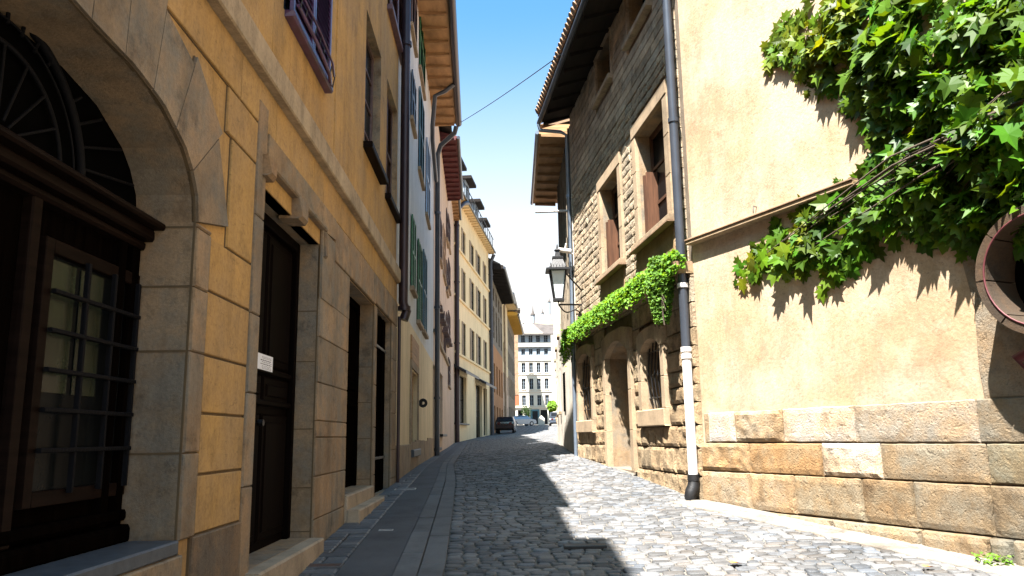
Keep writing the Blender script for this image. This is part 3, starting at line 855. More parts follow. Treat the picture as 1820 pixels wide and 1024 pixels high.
for i, h in enumerate(ch): window(Cb, FC, h, 'brownsh', .1, 2, 3, sill=('bframe', .1), shutters='brownsh' if i % 2 else 'pink', so=.02)
for h in (cs1, cs2): window(Cb, FC, h, 'dwood', .2, 2, 2, pane='bglass', sill=('iron', .2))
eave('eave', Cb, FC, FC.sy(30.5), sC, zC, .70, .10, 'redsoffit', 'pipe', tilt=-.0)
pitched('roof', Cb, FC, 0, sC, zC+.25, .5, 3, 2, 'darkroof')
zz = zc2-1.0
for i in range(7):
    g = G(); x = sC*(i+.5)/7; g.box(FC, x-.45, x+.45, zz-.3*(i % 2)*.3, zz+.10, .02, .28, 'brownsh', .02)
    g.build('window_box', Cb)
# ---- C2
Cc = thing('rose_townhouse', 'tall thin rosy beige townhouse front just before the butter-coloured block', 'townhouse', (-3.5, 44, 1.1))
zC2 = FC2.hit(800, 330)[1]; s2 = FC2.L[-1]
h2 = [hpx(FC2, 796, 799, 798, v, v+48, .15) for v in (395, 470, 560, 640)]+[hpx(FC2, 792.5, 795, 794, v, v+52, .15) for v in (380, 470, 560)]
g = G(); sheet(g, FC2, 0, s2, -.5, zC2, h2, 'pink'); shell(g, FC2, 0, s2, -.5, zC2, 5, 'pink'); g.build('wall', Cc)
for h in h2: window(Cc, FC2, h, 'brownsh', .1, 2, 3, sill=('bframe', .1), shutters='brownsh', so=.02)
eave('eave', Cc, FC2, 0, s2, zC2, .4, .15, 'soffit', 'pipe')
pitched('roof', Cc, FC2, 0, s2, zC2+.3, .3, 3, 2, 'darkroof')
# ---- D
D = thing('butter_townhouse', 'butter yellow apartment house with four rows of tall windows and shop awnings', 'apartment house', (-2.9, 58, 1.6))
sD = FD.L[-1]; zD = FD.hit(819, 365)[1]
dh = []
for (vt, vb) in ((396.7, 440.7), (470, 527.5), (566, 626)):
    z1 = FD.hit(815, vt)[1]; z0 = FD.hit(815, vb)[1]
    for (u0, u1) in ((812.3, 817.6), (822.8, 828.2), (837.5, 843.5), (849, 855.3), (861, 865.5)):
        dh.append(dict(s0=FD.hit(u0, 600)[0], s1=FD.hit(u1, 600)[0], z0=z0, z1=z1, d=.22, arch=None))
ds1 = hpx(FD, 807.5, 829, 812, 664, 752, .35); ds2 = hpx(FD, 846, 857, 850, 684, 765, .35); ds3 = hpx(FD, 859.5, 866, 862, 690, 768, .35)
ds2['z0'] = 1.5; ds3['z0'] = 1.7
g = G(); sheet(g, FD, 0, sD, -.5, zD, dh+[ds1, ds2, ds3], 'dcream', ds=2); shell(g, FD, 0, sD, -.5, zD, 7, 'dcream')
for i, h in enumerate(dh):
    if i % 5 == 0: g.box(FD, .0, sD, h['z0']-.22, h['z0']-.06, 0, .12, 'dcream', .02)
g.build('wall', D)
for h in dh: window(D, FD, h, 'dwood', .12, 2, 3, pane='glass', fw=.05, mw=.02)
for h in dh:
    g = G(); w_ = (h['s1']-h['s0'])*.42
    g.box(FD, h['s0']-w_, h['s0']-.02, h['z0'], h['z1'], .01, .05, 'bframe', .01); g.build('shutter', D)
for h in (ds1, ds2, ds3): window(D, FD, h, 'dwood', .25, 3, 2, pane='glass', sill=('iron', .2) if h is ds1 else None)
for h, nm in ((ds1, 0), (ds2, 1)):
    g = G(); a, b = h['s0']-.5, h['s1']+(.4 if nm == 0 else 2.6); z = h['z1']
    V = [FD(a, z+.55, .0), FD(b, z+.55, .0), FD(b, z+.05, .85), FD(a, z+.05, .85), FD(a, z+.35, 0), FD(b, z+.35, 0), FD(b, z-.12, .85), FD(a, z-.12, .85)]
    g.mesh(V, [(0, 1, 2, 3), (3, 2, 6, 7), (4, 5, 6, 7), (0, 3, 7, 4), (1, 2, 6, 5)], 'iron')
    g.build('awning', D)
eave('eave', D, FD, -.1, sD+.2, zD, .55, .14, 'dcream', 'pipe')
pitched('roof', D, FD, 0, sD, zD+.35, .5, 3.5, 2.6, 'darkroof')
# dormers of D
for sx, hgt in ((2.2, 2.3), (6.8, 2.5), (11.4, 2.1), (15.2, 1.6)):
    g = G()
    g.box(FD, sx-.95, sx+.95, zD+.4, zD+.4+hgt, -2.6, -.15, 'farblue', .02)
    g.box(FD, sx-1.25, sx+1.25, zD+.4+hgt, zD+.62+hgt, -2.8, .35, 'darksoffit', .02)
    g.box(FD, sx-.45, sx+.45, zD+.9, zD+.1+hgt, -.2, -.12, 'glass')
    g.build('dormer', D)
g = G()
for i in range(16):
    x = sD*(i+.5)/16; g.tube([FD(x, zD+.3, .45), FD(x, zD+1.2, .45)], .03, 'iron', 5)
g.tube([FD(.3, zD+1.2, .45), FD(sD, zD+1.2, .45)], .035, 'iron', 5); g.build('balustrade', D)

# ---- E row
def plainhouse(nm, lab, cat, cv, zt, mlow, mup, zsplit, wins, over, sof, roofm='darkroof', gut='pipe', extra=None, base=None):
    r = thing(nm, lab, cat, base)
    s1 = cv.L[-1]; g = G()
    sheet(g, cv, 0, s1, 0, zsplit, [w for w in wins if w['z1'] <= zsplit], mlow)
    sheet(g, cv, 0, s1, zsplit, zt, [w for w in wins if w['z0'] >= zsplit], mup)
    shell(g, cv, 0, s1, 0, zt, 7, mup); g.build('wall', r)
    for w in wins:
        if w['z1'] <= zsplit or w['z0'] >= zsplit: window(r, cv, w, 'brownsh', .15, 2, 3, pane='glass', shutters=None)
    eave('eave', r, cv, 0, s1, zt, over, .25, sof, gut, gr=.12)
    pitched('roof', r, cv, 0, s1, zt+.4, over*.8, 3, 2.2, roofm)
    return r
def gridw(cv, fr, rows_, wfrac=.5):
    out = []; L = cv.L[-1]; n = fr; w = L/n*wfrac
    for (z0, z1) in rows_:
        for i in range(n):
            c = L*(i+.5)/n; out.append(dict(s0=c-w/2, s1=c+w/2, z0=z0, z1=z1, d=.25, arch=None))
    return out
zE1 = FE1.hit(874, 492)[1]
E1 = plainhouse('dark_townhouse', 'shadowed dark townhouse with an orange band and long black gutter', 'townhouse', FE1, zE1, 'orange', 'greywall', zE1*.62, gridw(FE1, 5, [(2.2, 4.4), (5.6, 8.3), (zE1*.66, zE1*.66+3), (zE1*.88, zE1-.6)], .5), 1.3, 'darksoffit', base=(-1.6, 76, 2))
zE2 = FE2.hit(891, 520)[1]
E2 = plainhouse('beige_townhouse', 'slim beige and pink townhouse with a pale boxed eave down the street', 'townhouse', FE2, zE2, 'pink', 'palecream', zE2*.5, gridw(FE2, 3, [(2.6, 4.9), (6.4, 8.6), (9.8, 12)], .35), 1.2, 'palecream', base=(-.9, 91, 2.5))
zE3 = FE3.hit(900, 556)[1]
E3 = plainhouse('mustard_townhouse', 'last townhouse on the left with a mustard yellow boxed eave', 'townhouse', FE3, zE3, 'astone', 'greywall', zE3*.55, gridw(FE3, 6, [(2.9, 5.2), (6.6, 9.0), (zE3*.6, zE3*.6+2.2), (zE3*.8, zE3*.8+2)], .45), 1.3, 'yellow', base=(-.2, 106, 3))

# ================================================================== FAR BUILDING
FY = 132.0
FF = Curve([at_y(880, 700, FY).xy, at_y(981.5, 700, FY).xy], 1)
FT = thing('white_apartment_block', 'white six storey apartment block closing the far end of the street', 'apartment block', (3, FY, 3.4))
fz = lambda v: at_y(940, v, FY).z
gf = fz(757)-.8
fu = [917.0, 930.3, 943.8, 957.2, 971.0, 890, 903.5]
fh = []
for (vt, vb, w) in ((596, 608.5, 7.2), (620, 631, 6.6), (645, 662.5, 7), (673, 692, 7), (702.5, 721, 7)):
    for u in fu:
        s0 = FF.hit(u-w/2, 650)[0]; s1 = FF.hit(u+w/2, 650)[0]
        fh.append(dict(s0=s0, s1=s1, z0=fz(vb), z1=fz(vt), d=.3, arch=None))
gr = []
for u0, u1 in ((919, 927.5), (932, 939.5), (944, 955), (959, 971), (973, 983)):
    gr.append(dict(s0=FF.hit(u0, 650)[0], s1=min(FF.hit(u1, 650)[0], FF.L[-1]-.05), z0=gf, z1=fz(729), d=.5, arch=None))
g = G(); L = FF.L[-1]
sheet(g, FF, 0, L, gf-2, fz(641.5), [h for h in fh if h['z1'] < fz(641.5)]+gr, 'farwhite')
sheet(g, FF, 0, L, fz(641.5), fz(617), [h for h in fh if fz(641.5) < h['z0'] < fz(617)], 'farblue')
sheet(g, FF, 0, L, fz(617), fz(609), [], 'farwhite')
sheet(g, FF, 0, L, fz(609), fz(593), [h for h in fh if h['z0'] > fz(609)-.05], 'farblue')
shell(g, FF, 0, L, gf-2, fz(593), 9, 'farwhite')
for v, t in ((617, .35), (697, .12), (725, .2), (667, .10), (641.5, .14)):
    g.box(FF, 0, L, fz(v), fz(v-1.6), 0, t, 'farwhite', .02)
g.build('wall', FT)
for i, h in enumerate(fh):
    w = window(FT, FF, h, 'farblue', .2, 2, 3, pane='bglass', fw=.05, mw=.03)
    if 24 > i > 13 or i > 27: pass
    if h['z1'] < fz(640):
        q = G(); ww = .30
        q.box(FF, h['s1']+.02, h['s1']+ww, h['z0'], h['z1'], .01, .05, 'farwhite', .005); q.build('shutter', w)
        q = G(); q.box(FF, h['s0']-.08, h['s1']+.08, h['z0']-.12, h['z0']-.005, 0, .14, 'farwhite'); q.build('sill', w)
h = fh[28]
q = G(); q.box(FF, h['s0']-.15, h['s1']+.15, h['z0'], h['z1'], .02, .07, 'burnt', .01); o = q.build('shutter', FT); o['label'] = 'closed burnt orange shutter'
for h in gr: window(FT, FF, h, 'dwood', .4, 2, 2, pane='bglass')
g = G()
g.box(FF, FF.hit(941, 650)[0], FF.hit(957, 650)[0], gf, fz(728), .02, .18, 'teal', .02)
g.box(FF, FF.hit(944.5, 650)[0], FF.hit(954, 650)[0], gf, fz(731), .15, .22, 'bglass', .02); g.build('shop_front', FT)
# roof: pale left slope, darker right
g = G()
def rp(u, v, dy): return at_y(u, v, FY+dy)
g.mesh([rp(880, 594, -.6), rp(984, 594, -.6), rp(966, 592, -.6), rp(945, 574, 5), rp(880, 574, 5)], [(0, 2, 3, 4)], 'farroof')
g.mesh([rp(966, 593, -.6), rp(984, 594, -.6), rp(984, 578, 5), rp(945, 574, 5)], [(0, 1, 2, 3)], 'darkroof')
g.mesh([rp(880, 595.5, -.6), rp(984, 595.5, -.6), rp(984, 593, -.6), rp(880, 593, -.6), rp(880, 595.5, 0), rp(984, 595.5, 0)], [(0, 1, 2, 3), (0, 1, 5, 4)], 'darkroof')
rr = g.build('roof', FT)
g = G()
for u in (921, 927):
    p = rp(u, 575, 4.5); g.wbox((p.x-.25, p.y-.3, p.z-.5), (p.x+.25, p.y+.3, p.z+1.0), 'farwhite', .02)
g.build('chimney', rr)
# buildings behind it
B2 = thing('tiled_house', 'house with a mottled brown tile roof behind the white block', 'house', (5.5, 150, 12))
g = G(); Y = 150
P = [at_y(945, 582, Y), at_y(990, 582, Y), at_y(990, 700, Y), at_y(945, 700, Y)]
g.wbox((P[3].x, Y, 3), (P[1].x, Y+8, P[0].z), 'farwhite')
g.build('wall', B2)
g = G(); a = at_y(948, 577, Y-.5); b = at_y(990, 577, Y-.5); c = at_y(955, 560, Y+4); d = at_y(990, 560, Y+4)
g.mesh([a, b, d, c, a+Vector((0, 9, 0)), b+Vector((0, 9, 0))], [(0, 1, 2, 3), (3, 2, 5, 4), (0, 3, 4)], 'tile'); g.build('roof', B2)
def turret(nm, lab, u, vb, vt, w, Y, m='darkroof', body=.45):
    t = thing(nm, lab, 'turret', tuple(at_y(u, vb, Y)))
    p0 = at_y(u, vb+14, Y); p1 = at_y(u, vb+(vt-vb)*body, Y); p2 = at_y(u, vt, Y); r = w/2*Y/F
    g = G(); g.tube([p0, p1], r, 'farblue', 8); g.tube([p1, p1+Vector((0, 0, .15))], r*1.25, m, 8); g.build('tower_body', t)
    g = G(); g.tube([p1+Vector((0, 0, .15)), p1.lerp(p2, .45), p2], [r*.95, r*.32, .03], m, 8); g.build('spire', t)
turret('roof_turret', 'small turret with pointed cap above the white roof', 947, 575, 543, 7.5, 146)
turret('roof_turret', 'thin pale pinnacle right of the pointed turret', 964.5, 565, 548, 4, 160)
turret('roof_turret', 'dark square-topped spire beside the grey wall on the skyline', 976, 566, 528, 5, 170, body=.75)
g = G(); Y = 124; p = at_y(914, 573, Y)
g.wbox((p.x-.6, Y, 8), (p.x+.55, Y+3, at_y(914, 553, Y).z), 'tile', .02)
q0 = at_y(906, 551, Y); q1 = at_y(928, 547, Y)
g.wbox((q0.x, Y-.6, q0.z-.1), (q1.x-.3, Y+3.4, q0.z+.22), 'darkroof', .02)
o = g.build('rooftop_cabin'); tag(o, 'reddish brown rooftop cabin with a flat projecting lid', 'cabin')
# ================================================================== RIGHT : CREAM WALL HOUSE
K = thing('cream_house', 'sunlit cream plastered house wall on big stone blocks at the right foreground', 'house', (4.0, 7, .5))
K_TOP = EYE+10
sK1 = FK.L[-1]
kz = [FK.hit(1632, 938)[1], FK.hit(1400, 843)[1], FK.hit(1450, 787)[1], FK.hit(1400, 726)[1]]
sq = FK.hit(1752, 700)[0]
g = G(); sheet(g, FK, -13, sK1, -1.0, K_TOP, [], 'cream', curve=None); shell(g, FK, -13, sK1, -1.0, K_TOP, 5, 'cream')
# rougher quoin plaster right of the crack line
V = [(sq-.0, kz[3]), (sq+.02, kz[3]+.3), (sq-.01, kz[3]+.8), (sq+.05, kz[3]+1.2), (sq+.03, kz[3]+1.6), (sq+.10, kz[3]+2.2), (-1, kz[3]+2.2), (-1, kz[3])]
g.prism([(a, b) for a, b in V], FK, 0, .018, 'ashlar', (.95, .88, .78))
g.build('wall', K)
def kblocks(name, us, z0, z1, n1, rough_ids=(), tints=None):
    g = G()
    for i, (a, b) in enumerate(zip(us, us[1:])):
        sa, sb = FK.hit(a, 790)[0], FK.hit(b, 790)[0]; sa, sb = min(sa, sb), max(sa, sb)
        t = tints[i] if tints else tn()
        dz0 = random.uniform(-.006, .006)
        if i in rough_ids: g.rough(FK, sa+.006, sb-.006, z0+.006+dz0, z1-.006, 0, n1+.01, 'ashlar', .022, .035, t, .035)
        else: g.rough(FK, sa+.006, sb-.006, z0+.006+dz0, z1-.006, 0, n1, 'ashlar', .004, .05, t, .022)
    g.build(name, K)
kblocks('upper_base_course', [1257, 1265, 1312, 1398, 1527, 1747, 1900, 2300], kz[2], kz[3], .045, (2,), [(1, .9, .75), (1.75, 1.75, 1.85), (1.35, 1.2, 1.0), (1.75, 1.72, 1.75), (1.25, 1.2, 1.15), (.8, .78, .72), (.8, .8, .7)])
kblocks('middle_base_course', [1250, 1335, 1464, 1569, 1757, 2000, 2300], kz[1], kz[2], .055, (0, 2), [(1.25, 1.0, .70), (1.20, .93, .62), (1.9, 1.9, 1.95), (.95, .88, .76), (.75, .76, .66), (.8, .8, .7)])
kblocks('lower_base_course', [1250, 1334, 1412, 1531, 1621, 1756, 1830, 2100, 2300], kz[0], kz[1], .07, (), [(1.25, 1.15, 1.0), (1.3, 1.15, .95), (1.1, 1.0, .82), (.85, .72, .54), (.85, .80, .70), (.7, .66, .58), (.7, .7, .6), (.7, .7, .6)])
kblocks('footing_stones', [1330, 1480, 1632, 1750, 1790, 1900, 2100, 2300], .1, kz[0], .13, (3,), [(1, .95, .85), (1, .93, .8), (.95, .85, .7), (.6, .6, .55), (.8, .75, .65), (.7, .7, .6), (.7, .7, .6)])
g = G(); zl = FK.hit(1300, 405)[1]; sl0 = FK.hit(1530, 330)[0]
g.box(FK, sl0, sK1, zl-.05, zl, 0, .11, 'cream', .008, (.8, .75, .65)); g.box(FK, sl0, sK1, zl, zl+.02, 0, .125, 'tile', .004)
g.build('ledge', K)
g = G()
sx, zx = FK.hit(1345, 372)
g.tube([FK(sx, zx+.03, -.01), FK(sx, zx+.03, .05), FK(sx, zx-.06, .06)], .006, 'iron', 6); g.build('wall_hook', K)
# round stone window surround
RC = FK.hit(1848, 476, .40); rin = .44; rout = .525
rc = (RC[0], RC[1])
RS = thing('round_window_surround', 'curved stone ring with a red painted rim jutting from the wall beneath the vine', 'stone ring', tuple(FK(rc[0], rc[1], 0)))
def ringpt(a, r, n): return FK(rc[0]+r*math.cos(a), rc[1]+r*math.sin(a), n)
for i in range(8):
    g = G(); a0 = 2*PI*i/8+.02+PI/8*.2-.12; a1 = a0+2*PI/8-.03; kk = 8
    P = []
    for j in range(kk+1):
        a = a0+(a1-a0)*j/kk
        P += [ringpt(a, rin, -.02), ringpt(a, rin, .39), ringpt(a, rin+.008, .40), ringpt(a, rout, .40), ringpt(a, rout, -.02)]
    fs = []
    for j in range(kk):
        for q in range(4): fs.append((j*5+q, j*5+q+1, (j+1)*5+q+1, (j+1)*5+q))
    fs += [(0, 1, 2, 3, 4), tuple(kk*5+q for q in range(5))]
    g.mesh(P, fs, 'astone', (.22, .18, .15)); g.build('ring_stone', RS)
g = G(); g.tube([ringpt(2*PI*i/48, rin+.010, .402) for i in range(49)], .008, 'redstone', 6); g.build('painted_rim', RS)
g = G(); g.face([ringpt(2*PI*i/40, rin, .02) for i in range(40)], 'dark'); g.build('pane', RS)
g = G()
g.tube([ringpt(PI*1.12, rout+.02, .05), FK(rc[0]+.44, rc[1]-.66, .14), FK(rc[0]+.14, rc[1]-.95, .2), FK(rc[0]-.05, rc[1]-1.4, .2), FK(rc[0]-.1, -1, .2)], .045, 'redstone', 8)
o = g.build('hose_pipe'); tag(o, 'dark red pipe curving down the wall under the stone ring', 'pipe')

# ================================================================== RIGHT : STONE HOUSE B
B = thing('stone_house', 'old rusticated stone house with deep eave and a planted ledge, centre right', 'stone house', (2.1, 14, .9))
sB1 = FB.L[-1]
zBe = FB.hit(1023, 182)[1]
def hb_(u0, u1, uref, vt, vb, d): return hole(FB, u0, u1, uref, vt, vb, d)
bw1 = hb_(1138, 1191, 1138, 237, 436, .40); bw2 = hb_(1073, 1106, 1073, 335, 494, .40)
bt1 = hb_(1063, 1090, 1066, 150, 178, .4); bt1['z1'] = bt1['z0']+.95
bt2 = hb_(1120, 1160, 1120, 60, 80, .4); bt2['z0'] = bt1['z0']; bt2['z1'] = bt1['z1']
bg1 = segarch(hb_(1151, 1187, 1156, 606, 729, .34), .16); bd = segarch(hb_(1087, 1129, 1108, 604, 838, .62), .25)
bg2 = segarch(hb_(1036, 1059, 1040, 632, 748, .34), .14)
for h in (bd,): h['z0'] = gz(1.9, 14.5)+.02
zled = FB.hit(1110, 545)[1]
holesB = [bw1, bw2, bt1, bt2, bg1, bg2, bd]
g = G(); sheet(g, FB, 0, sB1, -.3, zBe+.1, holesB, 'mortar', 'astone'); shell(g, FB, 0, sB1, -.3, zBe+.1, 6, 'greystone')  # reveals take a darker stone so the colour deepens their shadow
def clear(a, b, c, e, hs, pad=.0):
    return not any(a < h['s1']+pad and b > h['s0']-pad and c < h['z1']+pad and e > h['z0']-pad for h in hs)
def course(g, s0, s1, za, zb, wmin, wmax, hs, m, n1, rough_=None, amp=.02, pad=.16, tint=.15, rnd=random, gap=.008):
    """one course of stones, split round the openings"""
    segs = [(s0, s1)]
    for h in hs:
        if za < h['z1']+pad-.03 and zb > h['z0']-pad+.03:
            a, b = h['s0']-pad, h['s1']+pad; ns = []
            for (p, q) in segs:
                if b <= p or a >= q: ns.append((p, q)); continue
                if p < a: ns.append((p, a))
                if q > b: ns.append((b, q))
            segs = ns
    for p, q in segs:
        if q-p < .06: continue
        x = p
        while x < q-1e-4:
            w = rnd.uniform(wmin, wmax); e = min(q, x+w)
            if q-e < wmin*.5: e = q
            t = tn(tint, .05)
            if rough_: g.rough(FB, x+gap, e-gap, za+gap, zb-gap, 0, n1+random.uniform(-.010, .012), m, amp, rough_, t, .022)
            else: g.box(FB, x+gap, e-gap, za+gap, zb-gap, 0, n1+random.uniform(-.004, .004), m, .006, t, back=False, ds=.8)
            x = e
# lower rusticated courses
lv = [.55]+zlev(FB, 1215, [842, 795, 756, 718, 688, 659, 622, 590])
for a, b in zip(lv, lv[1:]): course(g, 0, sB1, a, b, .35, .75, [bg1, bd, bg2], 'rustic', .075, .04, .020, pad=.20, gap=.005)
course(g, 0, sB1, .1, .55, .4, .8, [bd], 'rustic', .085, .05, .02, pad=.2, gap=.005)
z = lv[-1]
while z < zled-.02:
    zn_ = min(zled, z+.34)
    if zled-zn_ < .12: zn_ = zled
    course(g, 0, sB1, z, zn_, .6, 1.2, [bg1, bd, bg2], 'rubble', .05, pad=.18, tint=.2); z = zn_
# under-window frieze and upper courses
zsh = bt1['z0']-.15
z = zled+.05; ci = 0
while z < zBe:
    upper = z > zsh-1.05
    hh_ = .15 if not upper else .17
    zn_ = min(zBe+.05, z+hh_)
    mt = 'greystone' if upper else 'rubble'
    if upper: course(g, .14, sB1, z, zn_, .5, 1.3, holesB, mt, .03, pad=.10, tint=.28, gap=.007)
    else: course(g, .14, sB1, z, zn_, .22, .6, holesB, mt, .03, .03, .010, pad=.24, tint=.18, gap=.004)
    z = zn_; ci += 1
g.build('wall', B)
def surround(root, cv, h, w, n1, m, top=True, bot=True, nm='window_surround'):
    g = G(); a, b, c, e = h['s0'], h['s1'], h['z0'], h['z1']
    zs = h['arch'][0][1] if h.get('arch') else e
    k = max(2, int((zs-c)/.55))
    for i in range(k):
        z0 = c+(zs-c)*i/k+.003; z1 = c+(zs-c)*(i+1)/k-.003
        for x0, x1 in ((a-w, a-.0), (b+.0, b+w)): g.box(cv, x0, x1, z0, z1, 0, n1, m, .008, tn(.08, .03), back=False)
    if h.get('arch'):
        P = h['arch']; kk = len(P)-1; q = 4
        for i in range(0, kk, kk//q):
            seg = P[i:i+kk//q+1]; a0, a1 = seg[0], seg[-1]
            cx = (a+b)/2
            o0 = (a0[0]+(a0[0]-cx)*.28, e+w*1.05 if abs(a0[0]-cx) < (b-a)*.3 else zs+w*1.3); o1 = (a1[0]+(a1[0]-cx)*.28, e+w*1.05 if abs(a1[0]-cx) < (b-a)*.3 else zs+w*1.3)
            if i == 0: o0 = (a-w, zs+.0)
            if i+kk//q >= kk: o1 = (b+w, zs+.0)
            extra = []
            pl = list(seg)+[o1]
            if i == 0: pl = list(seg)+[o1, (a-w, e+w*.6), o0]
            elif i+kk//q >= kk: pl = list(seg)+[o1, (b+w, e+w*.6), o0]
            else: pl = list(seg)+[o1, o0]
            cxx = sum(p[0] for p in pl)/len(pl); czz = sum(p[1] for p in pl)/len(pl)
            pl = [(cxx+(p[0]-cxx)*.985, czz+(p[1]-czz)*.985) for p in pl]
            g.prism(pl, cv, 0, n1, m, tn(.08, .03))
    elif top: g.box(cv, a-w, b+w, e+.003, e+w, 0, n1+.01, m, .008, back=False)
    if bot: g.box(cv, a-w-.04, b+w+.04, c-.10, c-.003, 0, n1+.08, m, .012)
    return g.build(nm, root)
for h in (bw1, bw2): surround(B, FB, h, .22, .06, 'bframe')
for h in (bt1, bt2): surround(B, FB, h, .10, .05, 'greystone')
surround(B, FB, bg1, .18, .115, 'bframe', bot=False); surround(B, FB, bg2, .18, .115, 'bframe', bot=False)
surround(B, FB, bd, .20, .115, 'bframe', bot=False, nm='door_surround')
for h in (bg1, bg2):
    g = G(); g.box(FB, h['s0']-.19, h['s1']+.19, h['z0']-.26, h['z0']-.004, 0, .15, 'bframe', .015)
    g.build('sill', B)
# panels beneath the first-floor windows
for h in (bw1, bw2):
    g = G(); g.box(FB, h['s0']-.20, h['s1']+.20, zled+.02, h['z0']-.13, 0, .055, 'bframe', .01, (.7, .62, .5))  # panel tinted darker, shade of the recess put into the stone colour
    g.box(FB, h['s0']-.30, h['s1']+.30, h['z0']-.13, h['z0']-.10, 0, .17, 'tile', .004)
    g.build('window_apron', B)
for h in (bw1, bw2):
    w = window(B, FB, h, 'rwood', .24, 2, 3, fw=.09, mw=.05, pane='glass')
    a, b, c, e = h['s0'], h['s1'], h['z0'], h['z1']
    # inward/outward folded shutters standing in the reveal
    for x, t in ((b-.05, .8), (b-.22, 1.2), (a+.04, 1.)):
        q = G(); q.box(FB, x-.018, x+.018, c+.02, c+(e-c)*.62, -.24, -.04, 'rwood', .005, (t, t*.9, t*.8)); q.build('shutter', w)
for h in (bt1, bt2): window(B, FB, h, 'dwood', .3, 2, 1)
window(B, FB, bg1, 'dwood', .26, 2, 3, grille=6); window(B, FB, bg2, 'dwood', .26, 2, 3, grille=5)
door(B, FB, bd, -.50, 'dwood')
# ledge below the first floor
g = G(); g.box(FB, -.0, sB1+.15, zled-.14, zled-.03, 0, .22, 'bframe', .02, (.8, .75, .65), ds=.9); g.box(FB, 0, sB1+.15, zled-.03, zled+.02, 0, .30, 'tile', .008)
g.build('ledge', B)
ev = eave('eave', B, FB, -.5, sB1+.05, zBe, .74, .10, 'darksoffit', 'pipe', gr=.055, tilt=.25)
g = G()
V = [FB(-.5, zBe-.08, .82), FB(sB1+.05, zBe-.08, .82), FB(sB1+.05, zBe+2.2, -3), FB(-.5, zBe+2.2, -3), FB(sB1+.05, zBe, -6), FB(-.5, zBe, -6)]
g.mesh(V, [(0, 1, 2, 3), (3, 2, 4, 5), (0, 3, 5), (1, 2, 4)], 'tile')
for i in range(44):
    x = -.5+(sB1+.5)*(i+.5)/44
    g.tube([FB(x, zBe-.02, .86), FB(x, zBe+.55, -.1)], .085, 'tile', 8, tn(.3))
g.build('roof', B)

# ---- planting on the ledge
def leafcloud(g, pts, size, m, shape='small', rnd=random):
    for p, nrm, sz, t in pts:
        n = Vector(nrm).normalized(); a = n.orthogonal().normalized(); a.rotate(Matrix.Rotation(rnd.uniform(0, 2*PI), 3, n)); b = n.cross(a)
        s_ = size*sz
        g.mesh([p-a*s_*.5, p+b*s_*.38+n*s_*.12, p+a*s_*.6, p-b*s_*.38+n*s_*.12], [(0, 1, 2, 3)], m, t)
rnd = random.Random(11)
pts = []
for i in range(15000):
    x = rnd.uniform(-.05, sB1+.22); 
    lump = .2+.8*noise.noise((x*2.3, 3.1, 0))+.7*noise.noise((x*6, 1, 0))
    r = .12+.08*lump
    an = rnd.uniform(0, 2*PI); rr = r*math.sqrt(rnd.uniform(.25, 1))
    n_ = .24+rr*math.cos(an)*1.0; z = zled+.05+rr*math.sin(an)*1.05-.03
    if rnd.random() < .22: z -= rnd.uniform(0, .22)*(.6+lump); n_ = .30+rnd.uniform(-.04, .1)
    if x > sB1-.05: z -= rnd.uniform(0, .48); 
    if n_ < .02: n_ = .05
    k = rnd.uniform(.55, 1.35); t = (k*rnd.uniform(.8, 1.25), k, k*.9)
    pts.append((FB(x, z, n_), (rnd.uniform(-1, .2), rnd.uniform(-1, .5), rnd.uniform(.0, 1.2)), rnd.uniform(.7, 1.4), t))
g = G(); leafcloud(g, pts, .055, 'sedum', rnd=rnd)
o = g.build('trailing_plant'); tag(o, 'long bright green trailing plant covering the ledge of the stone house', 'plant')
pts = []
for i in range(4200):
    a = rnd.uniform(0, 2*PI); u_ = rnd.random(); hgt = rnd.uniform(-.72, .2)
    r = .20*math.sqrt(rnd.uniform(.2, 1))*(1-abs(hgt+.15)*.9)
    k = rnd.uniform(.5, 1.3)
    pts.append((FB(.42+r*math.cos(a)*1.2, zled+hgt-.05, .34+r*math.sin(a)), (rnd.uniform(-1, .2), rnd.uniform(-1, .3), rnd.uniform(-.2, 1)), rnd.uniform(.7, 1.3), (k*.95, k*.9, k*1.2)))
g = G(); leafcloud(g, pts, .05, 'sedum', rnd=rnd)
for i in range(14):
    x = .3+rnd.uniform(-.1, .4); g.tube([FB(x, zled, .3), FB(x+.03, zled-.3, .4), FB(x+rnd.uniform(-.1, .1), zled-rnd.uniform(.5, .85), .36)], .006, 'bark', 5)
o = g.build('hanging_plant'); tag(o, 'drooping clump of greyer leaves hanging at the near end of the ledge beside the drainpipe', 'plant')

# ================================================================== R row
Rr_ = thing('weathered_house', 'grey weathered house past the stone one, with a boarded jutting roof edge', 'house', (1.6, 22, 1.2))
sR = FR.L[-1]; zR = at_y(1000, 240, 19).z; sRe = sR+1.6
rw = [hole(FR, 1006, 1012, 1009, 395, 470, .2)]
g = G(); zs_ = FR.hit(1012, 600)[1]
sheet(g, FR, 0, sR, -.3, zs_, [], 'lit'); sheet(g, FR, 0, sR, zs_, zR, [], 'greywall'); shell(g, FR, 0, sR, -.3, zR, 6, 'lit')  # dark boards above, their tone also carrying part of the eave's shade
for i in range(14):
    x = sR*(i+.5)/14; g.box(FR, x-.02, x+.02, zs_, zR, 0, .04, 'greywall', .005)
g.box(FR, 0, sR, zs_-.08, zs_, 0, .12, 'greywall', .02)
